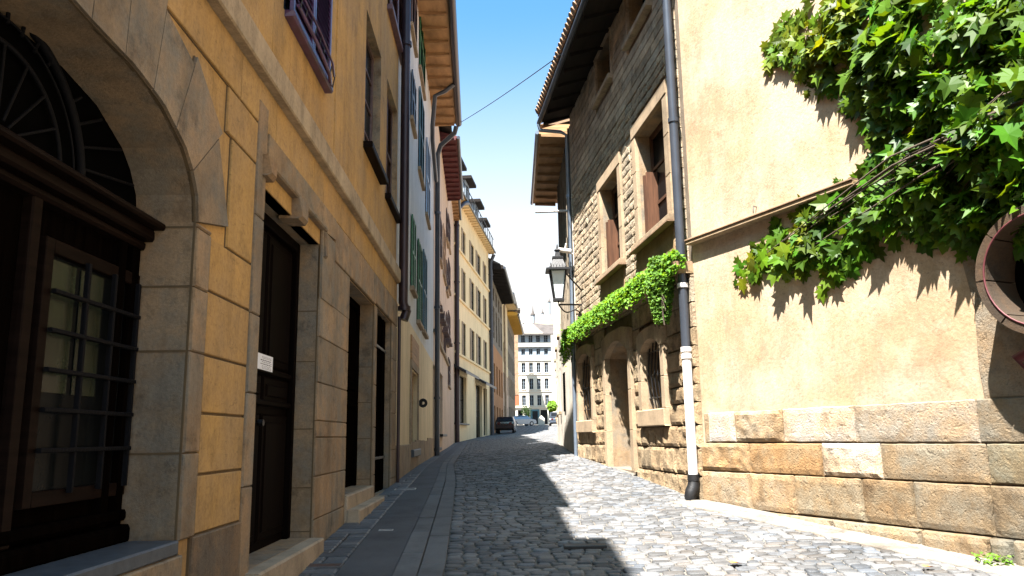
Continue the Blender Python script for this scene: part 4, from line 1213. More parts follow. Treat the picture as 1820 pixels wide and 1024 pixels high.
# leaning rough buttress foot
g.build('wall', Rr_)
eave('eave', Rr_, FR, .5, sRe, zR, .74, .12, 'soffit', 'zinc', gr=.05)
pitched('roof', Rr_, FR, .5, sRe, zR+.25, .7, 3, 1.6, 'tile')
g = G(); h = FR.hit(1004, 700); g.box(FR, h[0]-.3, h[0]+.3, h[1]-.5, h[1]+.6, .0, .03, 'dark'); g.build('window', Rr_)
R2 = thing('pale_house', 'pale whitewashed houses wall on the right far down the street', 'house', (2.2, 34, 1.4))
z2_ = at_y(985, 528, 30).z; s2 = FR2.L[-1]
wr = [dict(s0=x, s1=x+.9, z0=z, z1=z+1.5, d=.2, arch=None) for x in (3.2, 7.2, 12, 17, 22, 27) for z in (2.4, 5.0)]
g = G(); sheet(g, FR2, 0, s2, -.3, z2_, wr, 'lit', curve=FR2); shell(g, FR2, 0, s2, -.3, z2_, 6, 'lit')
for i in range(22):
    x = s2*(i+.5)/22; g.box(FR2, x-.03, x+.03, 5.0, z2_, 0, .05, 'lit', .006, tn(.3))
g.build('wall', R2)
for h in wr: window(R2, FR2, h, 'brownsh', .12, 2, 3, sill=('bframe', .08))
pitched('roof', R2, FR2, 0, s2, z2_+.02, .12, 3, 1.6, 'tile')
# small shrub growing out of the pale wall
pts = []; c0 = at_y(988, 722, 30.5)
for i in range(900):
    d = Vector((rnd.gauss(0, 1), rnd.gauss(0, 1), rnd.gauss(0, 1.4))).normalized()*rnd.uniform(.03, .2)
    k = rnd.uniform(.7, 1.4); pts.append((Vector((FR2(FR2.sy(30.5), c0.z, .25)))+d, (rnd.uniform(-1, 1), -1, rnd.uniform(0, 1)), rnd.uniform(.6, 1.4), (k*1.2, k, k)))
g = G(); leafcloud(g, pts, .09, 'sedum', rnd=rnd)
g.tube([FR2(FR2.sy(30.5), c0.z, 0), FR2(FR2.sy(30.5), c0.z, .25)], .012, 'bark', 5)
o = g.build('wall_shrub'); tag(o, 'small lime green shrub sprouting from the pale wall far right', 'shrub')

# ================================================================== LANTERN
LY = 17.4; lc = at_y(992, 503, LY)
LN = thing('street_lantern', 'black iron street lantern with frosted glass on a wall bracket', 'street lantern', tuple(lc))
def sqring(z, r): return [Vector((lc.x+r*dx, lc.y+r*dy, z)) for dx, dy in ((-1, -1), (1, -1), (1, 1), (-1, 1))]
px = LY/F
zb = at_y(992, 532, LY).z; zt = at_y(992, 482, LY).z; rb = 7.6*px; rt = 14*px
g = G(); a = sqring(zb, rb*.97); b = sqring(zt, rt*.97); g.mesh(a+b, [(0, 1, 5, 4), (1, 2, 6, 5), (2, 3, 7, 6), (3, 0, 4, 7), (0, 1, 2, 3)], 'lampglass'); g.build('glass', LN)
g = G(); a = sqring(zb, rb); b = sqring(zt, rt)
for p, q in zip(a, b): g.tube([p, q], .022, 'iron', 6)
for rg in (a, b):
    for i in range(4): g.tube([rg[i], rg[(i+1) % 4]], .022, 'iron', 6)
g.wbox((lc.x-rb-.03, lc.y-rb-.03, zb-.05), (lc.x+rb+.03, lc.y+rb+.03, zb), 'iron', .01)
g.build('cage', LN)
g = G(); zc1 = at_y(992, 462, LY).z
lvl = [(zt-.01, rt+.10), (zt+.03, rt+.10), (zt+.06, rt+.01), (zc1, rt*.62), (zc1+.02, rt*.70), (zc1+.06, rt*.70), (zc1+.08, rt*.35), (zc1+.2, rt*.25), (zc1+.22, rt*.40), (zc1+.27, rt*.15), (zc1+.36, .012)]
rr_ = [sqring(z, r) for z, r in lvl]
V = [p for r in rr_ for p in r]; fs = [(0, 1, 2, 3)]
for j in range(len(lvl)-1):
    for i in range(4): fs.append((j*4+i, j*4+(i+1) % 4, (j+1)*4+(i+1) % 4, (j+1)*4+i))
g.mesh(V, fs, 'iron')
for p in sqring(zt+.07, rt*.95)+sqring(zt+.07, rt*.5): g.tube([p, p+Vector((0, 0, .10))], [.03, .006], 'iron', 6)
for i in range(4):
    p, q = sqring(zt+.03, rt*.98)[i], sqring(zt+.03, rt*.98)[(i+1) % 4]
    for t in (.2, .4, .6, .8): c = p.lerp(q, t); g.tube([c, c+Vector((0, 0, .09))], [.02, .005], 'iron', 6)
g.build('roof_cap', LN)
g = G(); wx = FB.sy(17.6); wp = FB(min(wx, sB1-.1), zb-.10, 0)
g.tube([Vector((lc.x, lc.y, zb-.05)), Vector((lc.x, lc.y, zb-.12)), wp+Vector((0, 0, 0))], .020, 'iron', 8)
P = []
for i in range(15):
    t = i/14; P.append(Vector((lc.x, lc.y, zb-.12)).lerp(wp+Vector((0, 0, -.30)), t)+Vector((0, 0, -.09*math.sin(t*PI*2))))
g.tube(P, .016, 'iron', 8)
g.tube([wp+Vector((0, 0, .12)), wp+Vector((0, 0, -.42))], .03, 'iron', 8)
g.tube([wp+Vector((0, 0, .3)), Vector((lc.x+rt*.8, lc.y, zt))], .018, 'iron', 8)
g.build('bracket', LN)
# small white camera on the wall
cw = at_y(1008, 447, 18.2); SC = thing('security_camera', 'small white swivel camera fixed high on the wall above the lantern', 'camera', tuple(cw))
g = G(); wq = FB(sB1-.05, cw.z, 0)
g.tube([cw+Vector((-.22, -.05, .03)), cw+Vector((.08, 0, 0))], [.055, .06], 'whitepipe', 10); g.build('housing', SC)
g = G(); g.tube([cw+Vector((.0, 0, 0)), cw+Vector((.12, .02, -.06)), wq], .018, 'whitepipe', 8); g.tube([cw+Vector((-.05, 0, .06)), cw+Vector((-.02, 0, .20))], .015, 'whitepipe', 6); g.build('mount', SC)
# ================================================================== PIPES
def pipe_thing(label, pts, r, m, collars=(), extra=None, base=None):
    t = thing('drainpipe', label, 'drainpipe', tuple(pts[-1]) if base is None else base)
    g = G(); g.tube(pts, r, m, 14); g.build('pipe', t)
    for p in collars:
        g = G(); g.tube([Vector(p)-Vector((0, 0, .04)), Vector(p)+Vector((0, 0, .04))], r*1.35, extra or m, 14)
        g.build('collar', t)
    return t
# left dark pipe between ochre and white houses
sA = s_end-.04
def fa(u, v, n=.12): h = FA.hit(u, v, n); return FA(sA, h[1], n)
zA_ = lambda v: FA.hit(712, v, .12)[1]
t = pipe_thing('thick dark drainpipe between the ochre and the white townhouse', [FA(sA, A_TOP, .14), FA(sA, zA_(535), .14), FA(sA+.02, zA_(550), .20), FA(sA, zA_(566), .15)], .085, 'brownpipe', [FA(sA, zA_(45), .14), FA(sA, zA_(545), .16)])
g = G(); g.tube([FA(sA-.02, zA_(560), .08), FA(sA-.02, gz(-2.0, 13.7), .08)], .03, 'brownpipe', 8); g.build('lower_pipe', t)
# W / C
zW = lambda v: FW.hit(768, v, .12)[1]
t = pipe_thing('tall slate blue drainpipe between the white and narrow cream houses', [FW(sW-.6, zW(165), .80), FW(sW-.5, zW(176), .74), FW(sW-.3, zW(197), .25), FW(sW-.1, zW(212), .14), FW(sW-.1, gz(-2.6, 26)-.1, .14)], .085, 'pipe', [FW(sW-.1, zW(v), .14) for v in (330, 520, 700)])
t = pipe_thing('brown drainpipe elbowing in under the wooden eave of the white house', [FW(sW-3.2, zWtop+.0, .80), FW(sW-3.2, zWtop-.25, .5), FW(sW-3.1, zWtop-.35, .2), FW(sW-3.0, zWtop-1.3, .12), FW(sW-2.6, zWtop-1.6, .10), FW(sW-.35, zWtop-2.2, .1)], .07, 'pipe')
zC_ = lambda v: FC2.hit(803, v, .12)[1]
e2 = FC2.L[-1]
t = pipe_thing('dark curved-top drainpipe at the near corner of the butter yellow house', [FD(2.0, zD-.1, .6), FD(1.2, zD-.35, .5), FD(.3, zD-1.0, .25), FD(.12, zD-1.9, .18), FD(.12, gz(-3.7, 50)-.1, .18)], .15, 'brownpipe', [FD(.12, zD-k, .18) for k in (2.2, 6, 10)])
t = pipe_thing('blue-grey drainpipe at the far corner of the butter yellow house', [FD(sD-.1, zD-.2, .5), FD(sD-.1, zD-.9, .2), FD(sD-.1, gz(-2, 67)-.1, .2)], .16, 'pipe', [FD(sD-.1, zD-k, .2) for k in (2, 7)])
t = pipe_thing('thin pipe on the pinkish front far down on the left', [FE2(1.0, zE2-.4, .6), FE2(1, zE2-1.2, .2), FE2(1, 2.5, .2)], .12, 'bframe')
# right: grey pipe, white below
zk = lambda v, n=.13: FB.hit(1232, v, n)[1]
ox = .10
KP = thing('drainpipe', 'grey drainpipe turning white below, with black shoe, beside the cream wall', 'drainpipe', tuple(FB(ox, gz(2.4, 10.4), .13)))
zsw = zk(617); zfoot = zk(850); zshoe = zk(888)
g = G(); g.tube([FB(ox, K_TOP, .13), FB(ox, zsw, .13)], .062, 'pipe', 16); g.build('upper_pipe', KP)
g = G(); g.tube([FB(ox, zsw, .13), FB(ox, zfoot, .13)], .064, 'whitepipe', 16); g.build('lower_pipe', KP)
for v, m in ((497, 'whitepipe'), (617, 'whitepipe'), (170, 'pipe'), (630, 'whitepipe')):
    g = G(); z = zk(v); g.tube([FB(ox, z-.03, .13), FB(ox, z+.03, .13)], .076, m, 16); g.build('collar', KP)
g = G(); g.tube([FB(ox, zfoot+.05, .13), FB(ox, zfoot-.03, .13)], .078, 'iron', 16)
g.tube([FB(ox, zfoot-.03, .13), FB(ox, zfoot-.10, .135), FB(ox-.01, zfoot-.17, .17), FB(ox-.02, zshoe+.03, .20), FB(ox-.02, zshoe-.01, .20)], [.070, .082, .085, .075, .060], 'iron', 16); g.build('shoe', KP)
zr = lambda v: FB.hit(1022, v, .1)[1]
t = pipe_thing('slim blue-grey pipe running down the far edge of the stone house', [FB(sB1+.02, zBe-.30, .80), FB(sB1+.02, zBe-.45, .78), FB(sB1+.04, zBe-.47, .25), FB(sB1+.05, zBe-.55, .10), FB(sB1+.05, gz(1.5, 18.4), .10)], .045, 'zinc', [FB(sB1+.05, zr(v), .10) for v in (330, 470, 640)])
g = G(); z = at_y(1000, 376, 19.2).z
g.tube([FR(.8, z, .86), FR(.75, z, -.05)], .035, 'whitepipe', 8)
o = g.build('wall_bar'); tag(o, 'pale horizontal metal bar across the grey weathered house', 'bar')
# overhead wire
g = G(); a = FW(sW-.05, zWtop+.02, .90)
bb = None
for k in range(200):
    x = k*.04; p = FB(x, zBe-.18, .84)
    d = CAMROT.inverted()@(p-CAMPOS); u = 910-d.x/d.z*F
    if u < 997: bb = p; break
bb = bb or FB(6, zBe-.18, .84)
P = [a.lerp(bb, i/16)-Vector((0, 0, .05*math.sin(PI*i/16))) for i in range(17)]
g.tube(P, .011, 'iron', 5); o = g.build('overhead_wire'); tag(o, 'thin black wire strung across the street between the two eaves', 'wire')

# ================================================================== VINE
rnd = random.Random(5)
poly = [(1356, 104), (1372, 70), (1392, 40), (1440, 8), (1490, -40), (1980, -40), (1980, 470), (1830, 462), (1790, 450), (1760, 430), (1722, 445), (1700, 418), (1650, 412), (1600, 418), (1560, 428), (1528, 462), (1492, 476), (1470, 508), (1455, 478), (1425, 488), (1398, 494), (1352, 488), (1322, 496), (1330, 462), (1356, 440), (1378, 405), (1420, 372), (1448, 350), (1520, 318), (1560, 285), (1550, 225), (1500, 178), (1452, 150), (1400, 128)]
def inpoly(x, y, P):
    c = False; j = len(P)-1
    for i in range(len(P)):
        xi, yi = P[i]; xj, yj = P[j]
        if (yi > y) != (yj > y) and x < (xj-xi)*(y-yi)/(yj-yi)+xi: c = not c
        j = i
    return c
def edged(x, y, P):
    best = 1e9
    for i in range(len(P)):
        ax, ay = P[i]; bx, by = P[(i+1) % len(P)]; dx, dy = bx-ax, by-ay
        t = max(0, min(1, ((x-ax)*dx+(y-ay)*dy)/(dx*dx+dy*dy))); best = min(best, math.hypot(x-ax-dx*t, y-ay-dy*t))
    return best
def lobed(g, p, dirn, nrm, s_, m, tint, fold=.25):
    """five-lobed leaf, stalk at p, pointing along dirn"""
    d = dirn.normalized(); n = (nrm-d*nrm.dot(d)).normalized(); w = d.cross(n)
    out = [(0, 0), (.10, -.06), (.42, -.10), (.30, .12), (.62, .30), (.34, .38), (.40, .72), (.18, .66), (0, 1.05)]
    pts = []
    dr_ = rnd.uniform(.05, .5)
    for (x, y) in out:
        droop = -dr_*y*y
        pts.append(p+w*x*s_+d*y*s_+n*(abs(x)*fold+droop)*s_)
    mirr = []
    for (x, y) in out[1:-1]:
        droop = -dr_*y*y
        mirr.append(p-w*x*s_+d*y*s_+n*(abs(x)*fold+droop)*s_)
    c = p+d*.38*s_-n*.03*s_
    V = [c]+pts+mirr[::-1]; k = len(V)-1
    g.mesh(V, [(0, i, i % k+1) for i in range(1, k+1)], m, tint)
VN = thing('climbing_vine', 'dense climbing vine with lobed leaves arching out over the cream wall at upper right', 'vine', tuple(FK(0, EYE+2.2, .1)))
g = G(); cnt = 0; tips = []
while cnt < 3900:
    u = rnd.uniform(1315, 1980); v = rnd.uniform(-40, 512)
    if not inpoly(u, v, poly): continue
    e = edged(u, v, poly); u += rnd.gauss(0, 9); v += rnd.gauss(0, 9)
    sw, zw = FK.hit(u, v); wp = FK(sw, zw, 0); D_ = (wp-CAMPOS).length
    # how far the canopy stands off the wall: thicker to the right and top
    th = min(1.1, .03+e*.0026)
    off_ = rnd.uniform(.04, 1)**.8*th
    nn_ = Vector(FK(sw, zw, 1))-wp
    p = CAMPOS+(wp-CAMPOS)*(1-off_/ (D_*.80))
    if u > 1560 and v < 260 and off_ > .5*th and rnd.random() < .55: continue
    cl = noise.noise((p.x*2.6, p.y*2.6, p.z*2.6+5))+.5*noise.noise((p.x*6, p.y*6, p.z*6))
    if off_ > .32*th and cl < -.06+.12*min(1, e/150): continue
    out = Vector((-.75, -.45, .55)); nrm = (out+Vector((rnd.gauss(0, .45), rnd.gauss(0, .45), rnd.gauss(0, .4)))).normalized()
    dd = Vector((rnd.gauss(-.35, .55), rnd.gauss(-.2, .45), rnd.gauss(-.55, .45)))
    if e < 75:
        fl = 1-e/75.; nrm = (nrm*(1-fl*.8)+nn_*fl*1.2).normalized(); dd = dd-nn_*dd.dot(nn_)*fl
        if rnd.random() < .35*fl: continue
    if dd.length < .1: dd = Vector((0, 0, -1))
    k = rnd.uniform(.35, 1.35); yel = rnd.uniform(.75, 1.45)
    if v < 110 and u < 1520 or (u < 1470 and rnd.random() < .5): yel *= 1.45; k *= 1.25  # sunlit highlights put into the tint: yellower, brighter leaves towards the left
    s_ = (.09+.17*rnd.random()**1.4)*(1 if e > 60 else .92)
    lobed(g, p, dd, nrm, s_, 'leaf', (k*yel, k, k*rnd.uniform(.7, 1.2)), rnd.uniform(.05, .4)); cnt += 1
    if cnt % 60 == 0: tips.append((p, D_, nn_))
g.build('foliage', VN)
g = G(); root = FK(-1.2, EYE+1.3, .12)
main = [FK(-1.4, 0, .12), FK(-1.2, EYE+.8, .14), FK(-1.0, EYE+1.8, .3), FK(-.2, EYE+2.4, .5), FK(.8, EYE+2.7, .55), FK(1.8, EYE+2.55, .5)]
g.tube(main, [.09, .08, .06, .05, .035, .02], 'bark', 8)
for p, D_, nn_ in tips:
    if p.z > EYE+2.6: continue
    q = min((main[a_].lerp(main[a_+1], t_/6) for a_ in range(2, 5) for t_ in range(7)), key=lambda w_: (w_-p).length)
    mid = q.lerp(p, .5)+Vector((0, 0, rnd.uniform(.05, .3)))
    g.tube([q, mid, p], [.018, .010, .004], 'bark', 5)
for k_ in range(0):
    a_ = main[3].lerp(main[5], rnd.random()); P_ = [a_]; s0_ = FK.sy(min(10., a_.y)); 
    for q_ in range(7):
        P_.append(P_[-1]+Vector((-.19, .38, 0))*rnd.uniform(.5, 1)+Vector((0, 0, rnd.uniform(-.32, .25)*(1 if k_ % 2 else -1))))
    g.tube(P_, [.016, .014, .012, .010, .008, .006, .004, .003], 'bark', 5)
g.build('stem', VN)

# ================================================================== GROUND
g = G()
ys = [-6+.5*i for i in range(60)]+[24+1.5*i for i in range(60)]+[115, 120, 126, 132, 140, 160, 200]
nt_ = 14
V = []; fs = []
for y in ys:
    a, b = XL(y)-.3, XR(y)+.3
    for i in range(nt_+1):
        x = a+(b-a)*i/nt_; V.append((x, y, gz(x, y)))
w = nt_+1
for j in range(len(ys)-1):
    for i in range(nt_): fs.append((j*w+i, j*w+i+1, (j+1)*w+i+1, (j+1)*w+i))
g.mesh(V, fs, 'joint', smooth=True); struct(g, 'road_bed')
g = G()
g.mesh([(-400, -60, -.55), (400, -60, -.55), (400, 15, -.1), (-400, 15, -.1), (400, 60, .8), (-400, 60, .8), (400, 124, 3.0), (-400, 124, 3.0), (400, 900, 3.4), (-400, 900, 3.4)], [(0, 1, 2, 3), (3, 2, 4, 5), (5, 4, 6, 7), (7, 6, 8, 9)], 'soil'); struct(g, 'ground')
def tk(y): return 1 if y < 6.4 else max(.66, 1-.34*(y-6.4)/12)
def GP(y, t, h=0.):
    """street point: t metres from the left wall foot (pavement bands narrow as the street climbs)"""
    x = XL(y)+t*tk(y); return Vector((x, y, gz(x, y)+h))
# asphalt pavement strip
def strip_sheet(name, t0, t1, y0, y1, h, m, ky=.5, th=.0):
    g = G(); n = int((y1-y0)/ky); V = []; fs = []
    for j in range(n+1):
        y = y0+(y1-y0)*j/n
        for i in range(4): V.append(GP(y, t0+(t1-t0)*i/3, h))
        V.append(GP(y, t1, h-.04)); V.append(GP(y, t0, h-.04))
    for j in range(n):
        for i in (0, 1, 2): fs.append((j*6+i, j*6+i+1, (j+1)*6+i+1, (j+1)*6+i))
        fs.append((j*6+3, j*6+4, (j+1)*6+4, (j+1)*6+3)); fs.append((j*6+5, j*6, (j+1)*6, (j+1)*6+5))
    g.mesh(V, fs, m, smooth=False); return struct(g, name)
strip_sheet('pavement', .44, .92, -4, 66, .030, 'asphalt')
rnd = random.Random(9)
def slab(g, y0, y1, t0, t1, h, m, tint, e=.006, curve=True):
    P = [GP(y0, t0), GP(y0, t1), GP(y1, t1), GP(y1, t0)]
    c = sum(P, Vector())/4; top = []; mid = []; bot = []
    dz = rnd.uniform(-.003, .004)
    for p in P:
        d = (c-p); d.z = 0; d.normalize()
        bot.append(p+Vector((0, 0, -.03))+d*e*.3); mid.append(p+Vector((0, 0, h-.012+dz))+d*e*.5); top.append(p+Vector((0, 0, h+dz))+d*(e+.010))
    fs = [(4, 5, 1, 0), (5, 6, 2, 1), (6, 7, 3, 2), (7, 4, 0, 3), (8, 9, 5, 4), (9, 10, 6, 5), (10, 11, 7, 6), (11, 8, 4, 7), (8, 9, 10, 11)]
    g.mesh(bot+mid+top, fs, m, tint)
g = G()
for (t0, t1, L0) in ((.925, 1.125, .0), (1.135, 1.345, .45)):
    y = -4+L0
    while y < 60:
        L_ = rnd.uniform(.85, 1.3)
        n = 1 if y < 20 else 1
        slab(g, y, y+L_-.008, t0, t1, .036, 'granite', tn(.12, .02)); y += L_
struct(g, 'kerb_slabs')
g = G(); y = -4
while y < 16:                       # narrow setts along the house wall
    L_ = rnd.uniform(.10, .15); x = 0.02
    if rnd.random() < .6: slab(g, y, y+L_-.006, .02, .43, .034, 'cobble', tn(.3, .06), .012)
    else: slab(g, y, y+L_-.006, .02, .22, .034, 'cobble', tn(.3, .06), .012); slab(g, y, y+L_-.006, .225, .43, .030, 'cobble', tn(.3, .06), .012)
    y += L_
y = 16
while y < 60:
    L_ = rnd.uniform(.3, .5); slab(g, y, y+L_-.006, .02, .43, .030, 'granite', tn(.15)); y += L_
struct(g, 'wall_setts')
# cobbles
def cobble(g, P, h, tint, hi):
    c = sum(P, Vector())/4
    jit = [p+(c-p)*rnd.uniform(.04, .13) for p in P]
    if not hi:
        top = [p+(c-p)*.16+Vector((0, 0, h)) for p in jit]; bot = [p+Vector((0, 0, -.01)) for p in jit]
        g.mesh(bot+top, [(0, 1, 5, 4), (1, 2, 6, 5), (2, 3, 7, 6), (3, 0, 4, 7), (4, 5, 6, 7)], 'cobble', tint, False); return
    # rounded outline with 8 points and three levels
    ring = []
    for i in range(4):
        a, b = jit[i], jit[(i+1) % 4]
        ring.append(a+(b-a)*.16); ring.append(a+(b-a)*.84)
    tilt = Vector((rnd.uniform(-.05, .05), rnd.uniform(-.05, .05), 0))
    def lvl(k, z): return [c+(p-c)*k+Vector((0, 0, z+tilt.dot(p-c))) for p in ring]
    V = lvl(1, -.02)+lvl(.99, h*.60)+lvl(.91, h*.97)+lvl(.50, h*1.0); V += [c+Vector((0, 0, h*1.0))]
    fs = []
    for l in range(3):
        for i in range(8): fs.append((l*8+i, l*8+(i+1) % 8, (l+1)*8+(i+1) % 8, (l+1)*8+i))
    for i in range(8): fs.append((24+i, 24+(i+1) % 8, 32))
    g.mesh(V, fs, 'cobble', tint, True)
g = G(); y = 4.2; ri = 0
while y < 118:
    hi = y < 26
    d = rnd.uniform(.095, .125) if y < 26 else (.16 if y < 50 else .3)
    a = XL(y)+1.36*tk(y); b = XR(y)-(.62 if y < 10.2 else .10)
    if 10.2 > y: b = XR(y)-.55
    x = a-rnd.uniform(0, .03)
    wob = lambda X: .055*noise.noise((X*1.3, y*.8, 2))
    while x < b:
        w = rnd.uniform(.10, .20) if y < 26 else (rnd.uniform(.16, .3) if y < 50 else .5)
        x1 = min(b, x+w)
        if x1-x > .05:
            k = rnd.uniform(.5, 1.4); wr_ = rnd.random(); t = (k*1.02, k, k*.98)
            if wr_ < .12: t = (k*1.12, k*1.02, k*.92)
            elif wr_ < .3: t = (k*.93, k*.98, k*1.05)
            yy0 = y+rnd.uniform(-.012, .012); yy1 = y+d-.004+rnd.uniform(-.012, .012)
            P = []
            for (X, Y) in ((x, yy0), (x1-.004, yy0), (x1-.004, yy1), (x, yy1)):
                Y2 = Y+wob(X); P.append(Vector((X, Y2, gz(X, Y2))))
            cobble(g, P, rnd.uniform(.010, .022) if hi else .016, t, hi)
        x = x1
    y += d; ri += 1
struct(g, 'cobblestones')
# pale flagstones along the sunny cream wall
g = G()
for (o0, o1, h) in ((.02, .26, .03), (.27, .53, .026)):
    y = 1.0
    while y < 10.3:
        L_ = rnd.uniform(.28, .55); y1 = min(10.35, y+L_)
        P = [Vector((XR(a)-q, a, gz(XR(a)-q, a))) for a, q in ((y, o0), (y, o1), (y1-.01, o1), (y1-.01, o0))]
        c = sum(P, Vector())/4
        top = [p+(c-p).normalized()*.018+Vector((0, 0, h)) for p in P]; mid = [p+(c-p).normalized()*.004+Vector((0, 0, h-.012)) for p in P]; bot = [p+Vector((0, 0, -.02)) for p in P]
        g.mesh(bot+mid+top, [(0, 1, 5, 4), (1, 2, 6, 5), (2, 3, 7, 6), (3, 0, 4, 7), (4, 5, 9, 8), (5, 6, 10, 9), (6, 7, 11, 10), (7, 4, 8, 11), (8, 9, 10, 11)], 'flag', tn(.2, .05)); y += L_
struct(g, 'flagstones')
# covers and drains in the pavement
def gpix(u, v):
    y = 4.
    for k in range(4000):
        y += .01; p = at_y(u, v, y)
        if p.z <= gz(p.x, y): return p
    return p
def cover(u, v, w, l, m, label, name, cat, h=.042, frame_=None):
    p = gpix(u, v); g = G()
    def cp(a, b, n): x, y = p.x+a, p.y+b; return Vector((x, y, gz(x, y)+n))
    mp = lambda a, b, n: cp(a, b, n)
    g.box(mp, -w/2, w/2, -l/2, l/2, -.02, h, m, .006)
    if frame_:
        for a in (-w/2-.012, w/2): g.box(mp, a, a+.012, -l/2-.012, l/2+.012, -.02, h+.003, frame_, .002)
        for b in (-l/2-.012, l/2): g.box(mp, -w/2, w/2, b, b+.012, -.02, h+.003, frame_, .002)
    o = g.build(name); tag(o, label, cat); return o
cover(686, 948, .13, .035, 'dark', 'small slotted steel drain grate in the pavement', 'drain_grate', 'drain', .034, 'steel')
cover(568, 1014, .36, .12, 'rust', 'rusty brown inspection cover beside the house wall, bottom of picture', 'inspection_cover', 'cover', .042, 'granite')
cover(720, 874, .30, .16, 'granite', 'grey stone utility cover in the pavement near the third doorway', 'utility_cover', 'cover', .040, 'steel')
cover(1040, 977, .40, .10, 'iron', 'dark iron gully cover at the edge of the shadow on the cobbles', 'gully_cover', 'cover', .045)
p = gpix(1322, 996); g = G()
g.mesh([(p.x+.085*math.cos(a), p.y+.085*math.sin(a), gz(p.x, p.y)+.040) for a in [2*PI*i/20 for i in range(20)]], [tuple(range(20))], 'flag', (2, 2, 2))
g.tube([(p.x, p.y, gz(p.x, p.y)-.02), (p.x, p.y, gz(p.x, p.y)+.038)], .09, 'flag', 20, (1.9, 1.9, 1.9))
o = g.build('round_cover'); tag(o, 'small pale round cover set in the sunny cobbles', 'cover')
# fallen leaves
lf = []
for i, (u, v) in enumerate(((1302, 1011), (1645, 1018))):
    p = gpix(u, v); g = G(); lobed(g, Vector((p.x, p.y, gz(p.x, p.y)+.045)), Vector((1, .3, 0)), Vector((0, 0, 1)), .09, 'redlamp' if 0 else 'orange', (1.4, 1.0, .8))
    o = g.build('fallen_leaf'); tag(o, ('orange fallen leaf on the cobbles near the pale round cover', 'orange fallen leaf near the footing stones of the cream wall')[i], 'leaf', 'fallen leaves')
# weeds at the foot of the cream wall
pts = []
c0 = FK(FK.hit(1800, 1004)[0], 0, .17)
for i in range(90):
    x = c0.x+rnd.uniform(-.18, .1); y = c0.y+rnd.uniform(-.1, .1); k = rnd.uniform(.6, 1.2)
    pts.append((Vector((x, y, gz(x, y)+rnd.uniform(.03, .10))), (rnd.uniform(-1, 1), rnd.uniform(-1, 1), 1), rnd.uniform(.6, 1.3), (k, k, k)))
g = G(); leafcloud(g, pts, .035, 'sedum', rnd=rnd); o = g.build('weeds'); tag(o, 'tuft of green weeds at the foot of the cream wall corner', 'weeds')

# ================================================================== CARS
def car(label, pos, rz, L, Wd_, H, paint, name='parked_car', boxy=False):
    t = thing(name, label, 'car' if not boxy else 'van', pos); cr, sr = math.cos(rz), math.sin(rz)
    def mp(a, z, n): return Vector((pos[0]+a*cr-n*sr, pos[1]+a*sr+n*cr, pos[2]+z))
    hw_ = Wd_/2
    prof = [(-L/2, .35), (-L/2, .80), (-L/2+.08, .95), (-L*.36, 1.0*H*.66), (-L*.26, H*.98), (L*.16 if not boxy else L*.3, H), (L*.30 if not boxy else L*.38, H*.68), (L/2-.1, H*.58), (L/2, .60), (L/2, .35), (L/2-.5, .25), (-L/2+.5, .25)]
    if not boxy: prof[4] = (-L*.34, H*.97); prof[3] = (-L*.47, H*.66)
    else: prof[4] = (-L*.47, H*.98); prof[3] = (-L*.49, H*.66)
    g = G(); k = len(prof)
    secs = []
    for n, sc_ in ((-hw_, 0), (-hw_+.07, 1), (hw_-.07, 1), (hw_, 0)):
        row = []
        for (a, z) in prof:
            nn = n
            if z > H*.7: nn = n*(.84)
            zz = z-(.03 if not sc_ else 0); row.append(mp(a, zz, nn))
        secs.append(row)
    V = [p for r in secs for p in r]; fs = []
    for j in range(3):
        for i in range(k): fs.append((j*k+i, j*k+(i+1) % k, (j+1)*k+(i+1) % k, (j+1)*k+i))
    fs += [tuple(range(k)), tuple(range(3*k, 4*k))]
    g.mesh(V, fs, paint); body = g.build('body', t)
    g = G(); w2 = hw_*.80
    g.face([mp(prof[3][0]-.01, H*.70, -w2), mp(prof[3][0]-.01, H*.70, w2), mp(prof[4][0]-.02, H*.93, w2*.95), mp(prof[4][0]-.02, H*.93, -w2*.95)], 'bglass'); g.build('rear_window', t)
    g = G(); g.face([mp(prof[6][0]+.02, H*.71, -w2), mp(prof[6][0]+.02, H*.71, w2), mp(prof[5][0]+.05, H*.96, w2*.95), mp(prof[5][0]+.05, H*.96, -w2*.95)], 'bglass'); g.build('windscreen', t)
    for sd in (-1, 1):
        g = G(); y_ = sd*(hw_*.935)
        g.face([mp(-L*.30, H*.70, y_), mp(L*.22, H*.70, y_), mp(L*.14, H*.93, y_*.93), mp(-L*.28, H*.93, y_*.93)], 'bglass'); g.build('side_window', t)
        for a in (-L*.31, L*.31):
            g = G(); g.tube([mp(a, .31, sd*(hw_-.2)), mp(a, .31, sd*(hw_+.01))], .31, 'tyre', 18); w_ = g.build('wheel', t)
            g = G(); g.tube([mp(a, .31, sd*hw_), mp(a, .31, sd*(hw_+.02))], .18, 'steel', 12); g.build('rim', w_)
        g = G(); g.box(lambda s_, z_, n_: mp(-L/2-n_, z_, s_), sd*hw_*.62-.12, sd*hw_*.62+.12, .72, .92, -.05, .02, 'redlamp', .01); g.build('tail_light', t)
        g = G(); g.box(lambda s_, z_, n_: mp(L/2+n_, z_, s_), sd*hw_*.62-.14, sd*hw_*.62+.14, .60, .74, -.1, .01, 'whitepipe', .01); g.build('headlight', t)
    g = G(); g.box(lambda s_, z_, n_: mp(-L/2-n_, z_, s_), -hw_+.05, hw_-.05, .38, .56, -.05, .06, paint, .03); g.build('bumper', t)
    return t
x, y = -.72, 70; car('black hatchback parked against the left houses at the far end of the street', (x, y, gz(x, y)+.02), PI/2-.05, 3.9, 1.62, 1.42, 'carpaint')
x, y = .95, 112; car('silver car just beyond the black hatchback', (x, y, gz(x, y)+.02), PI*.15, 4.1, 1.7, 1.4, 'silvercar')
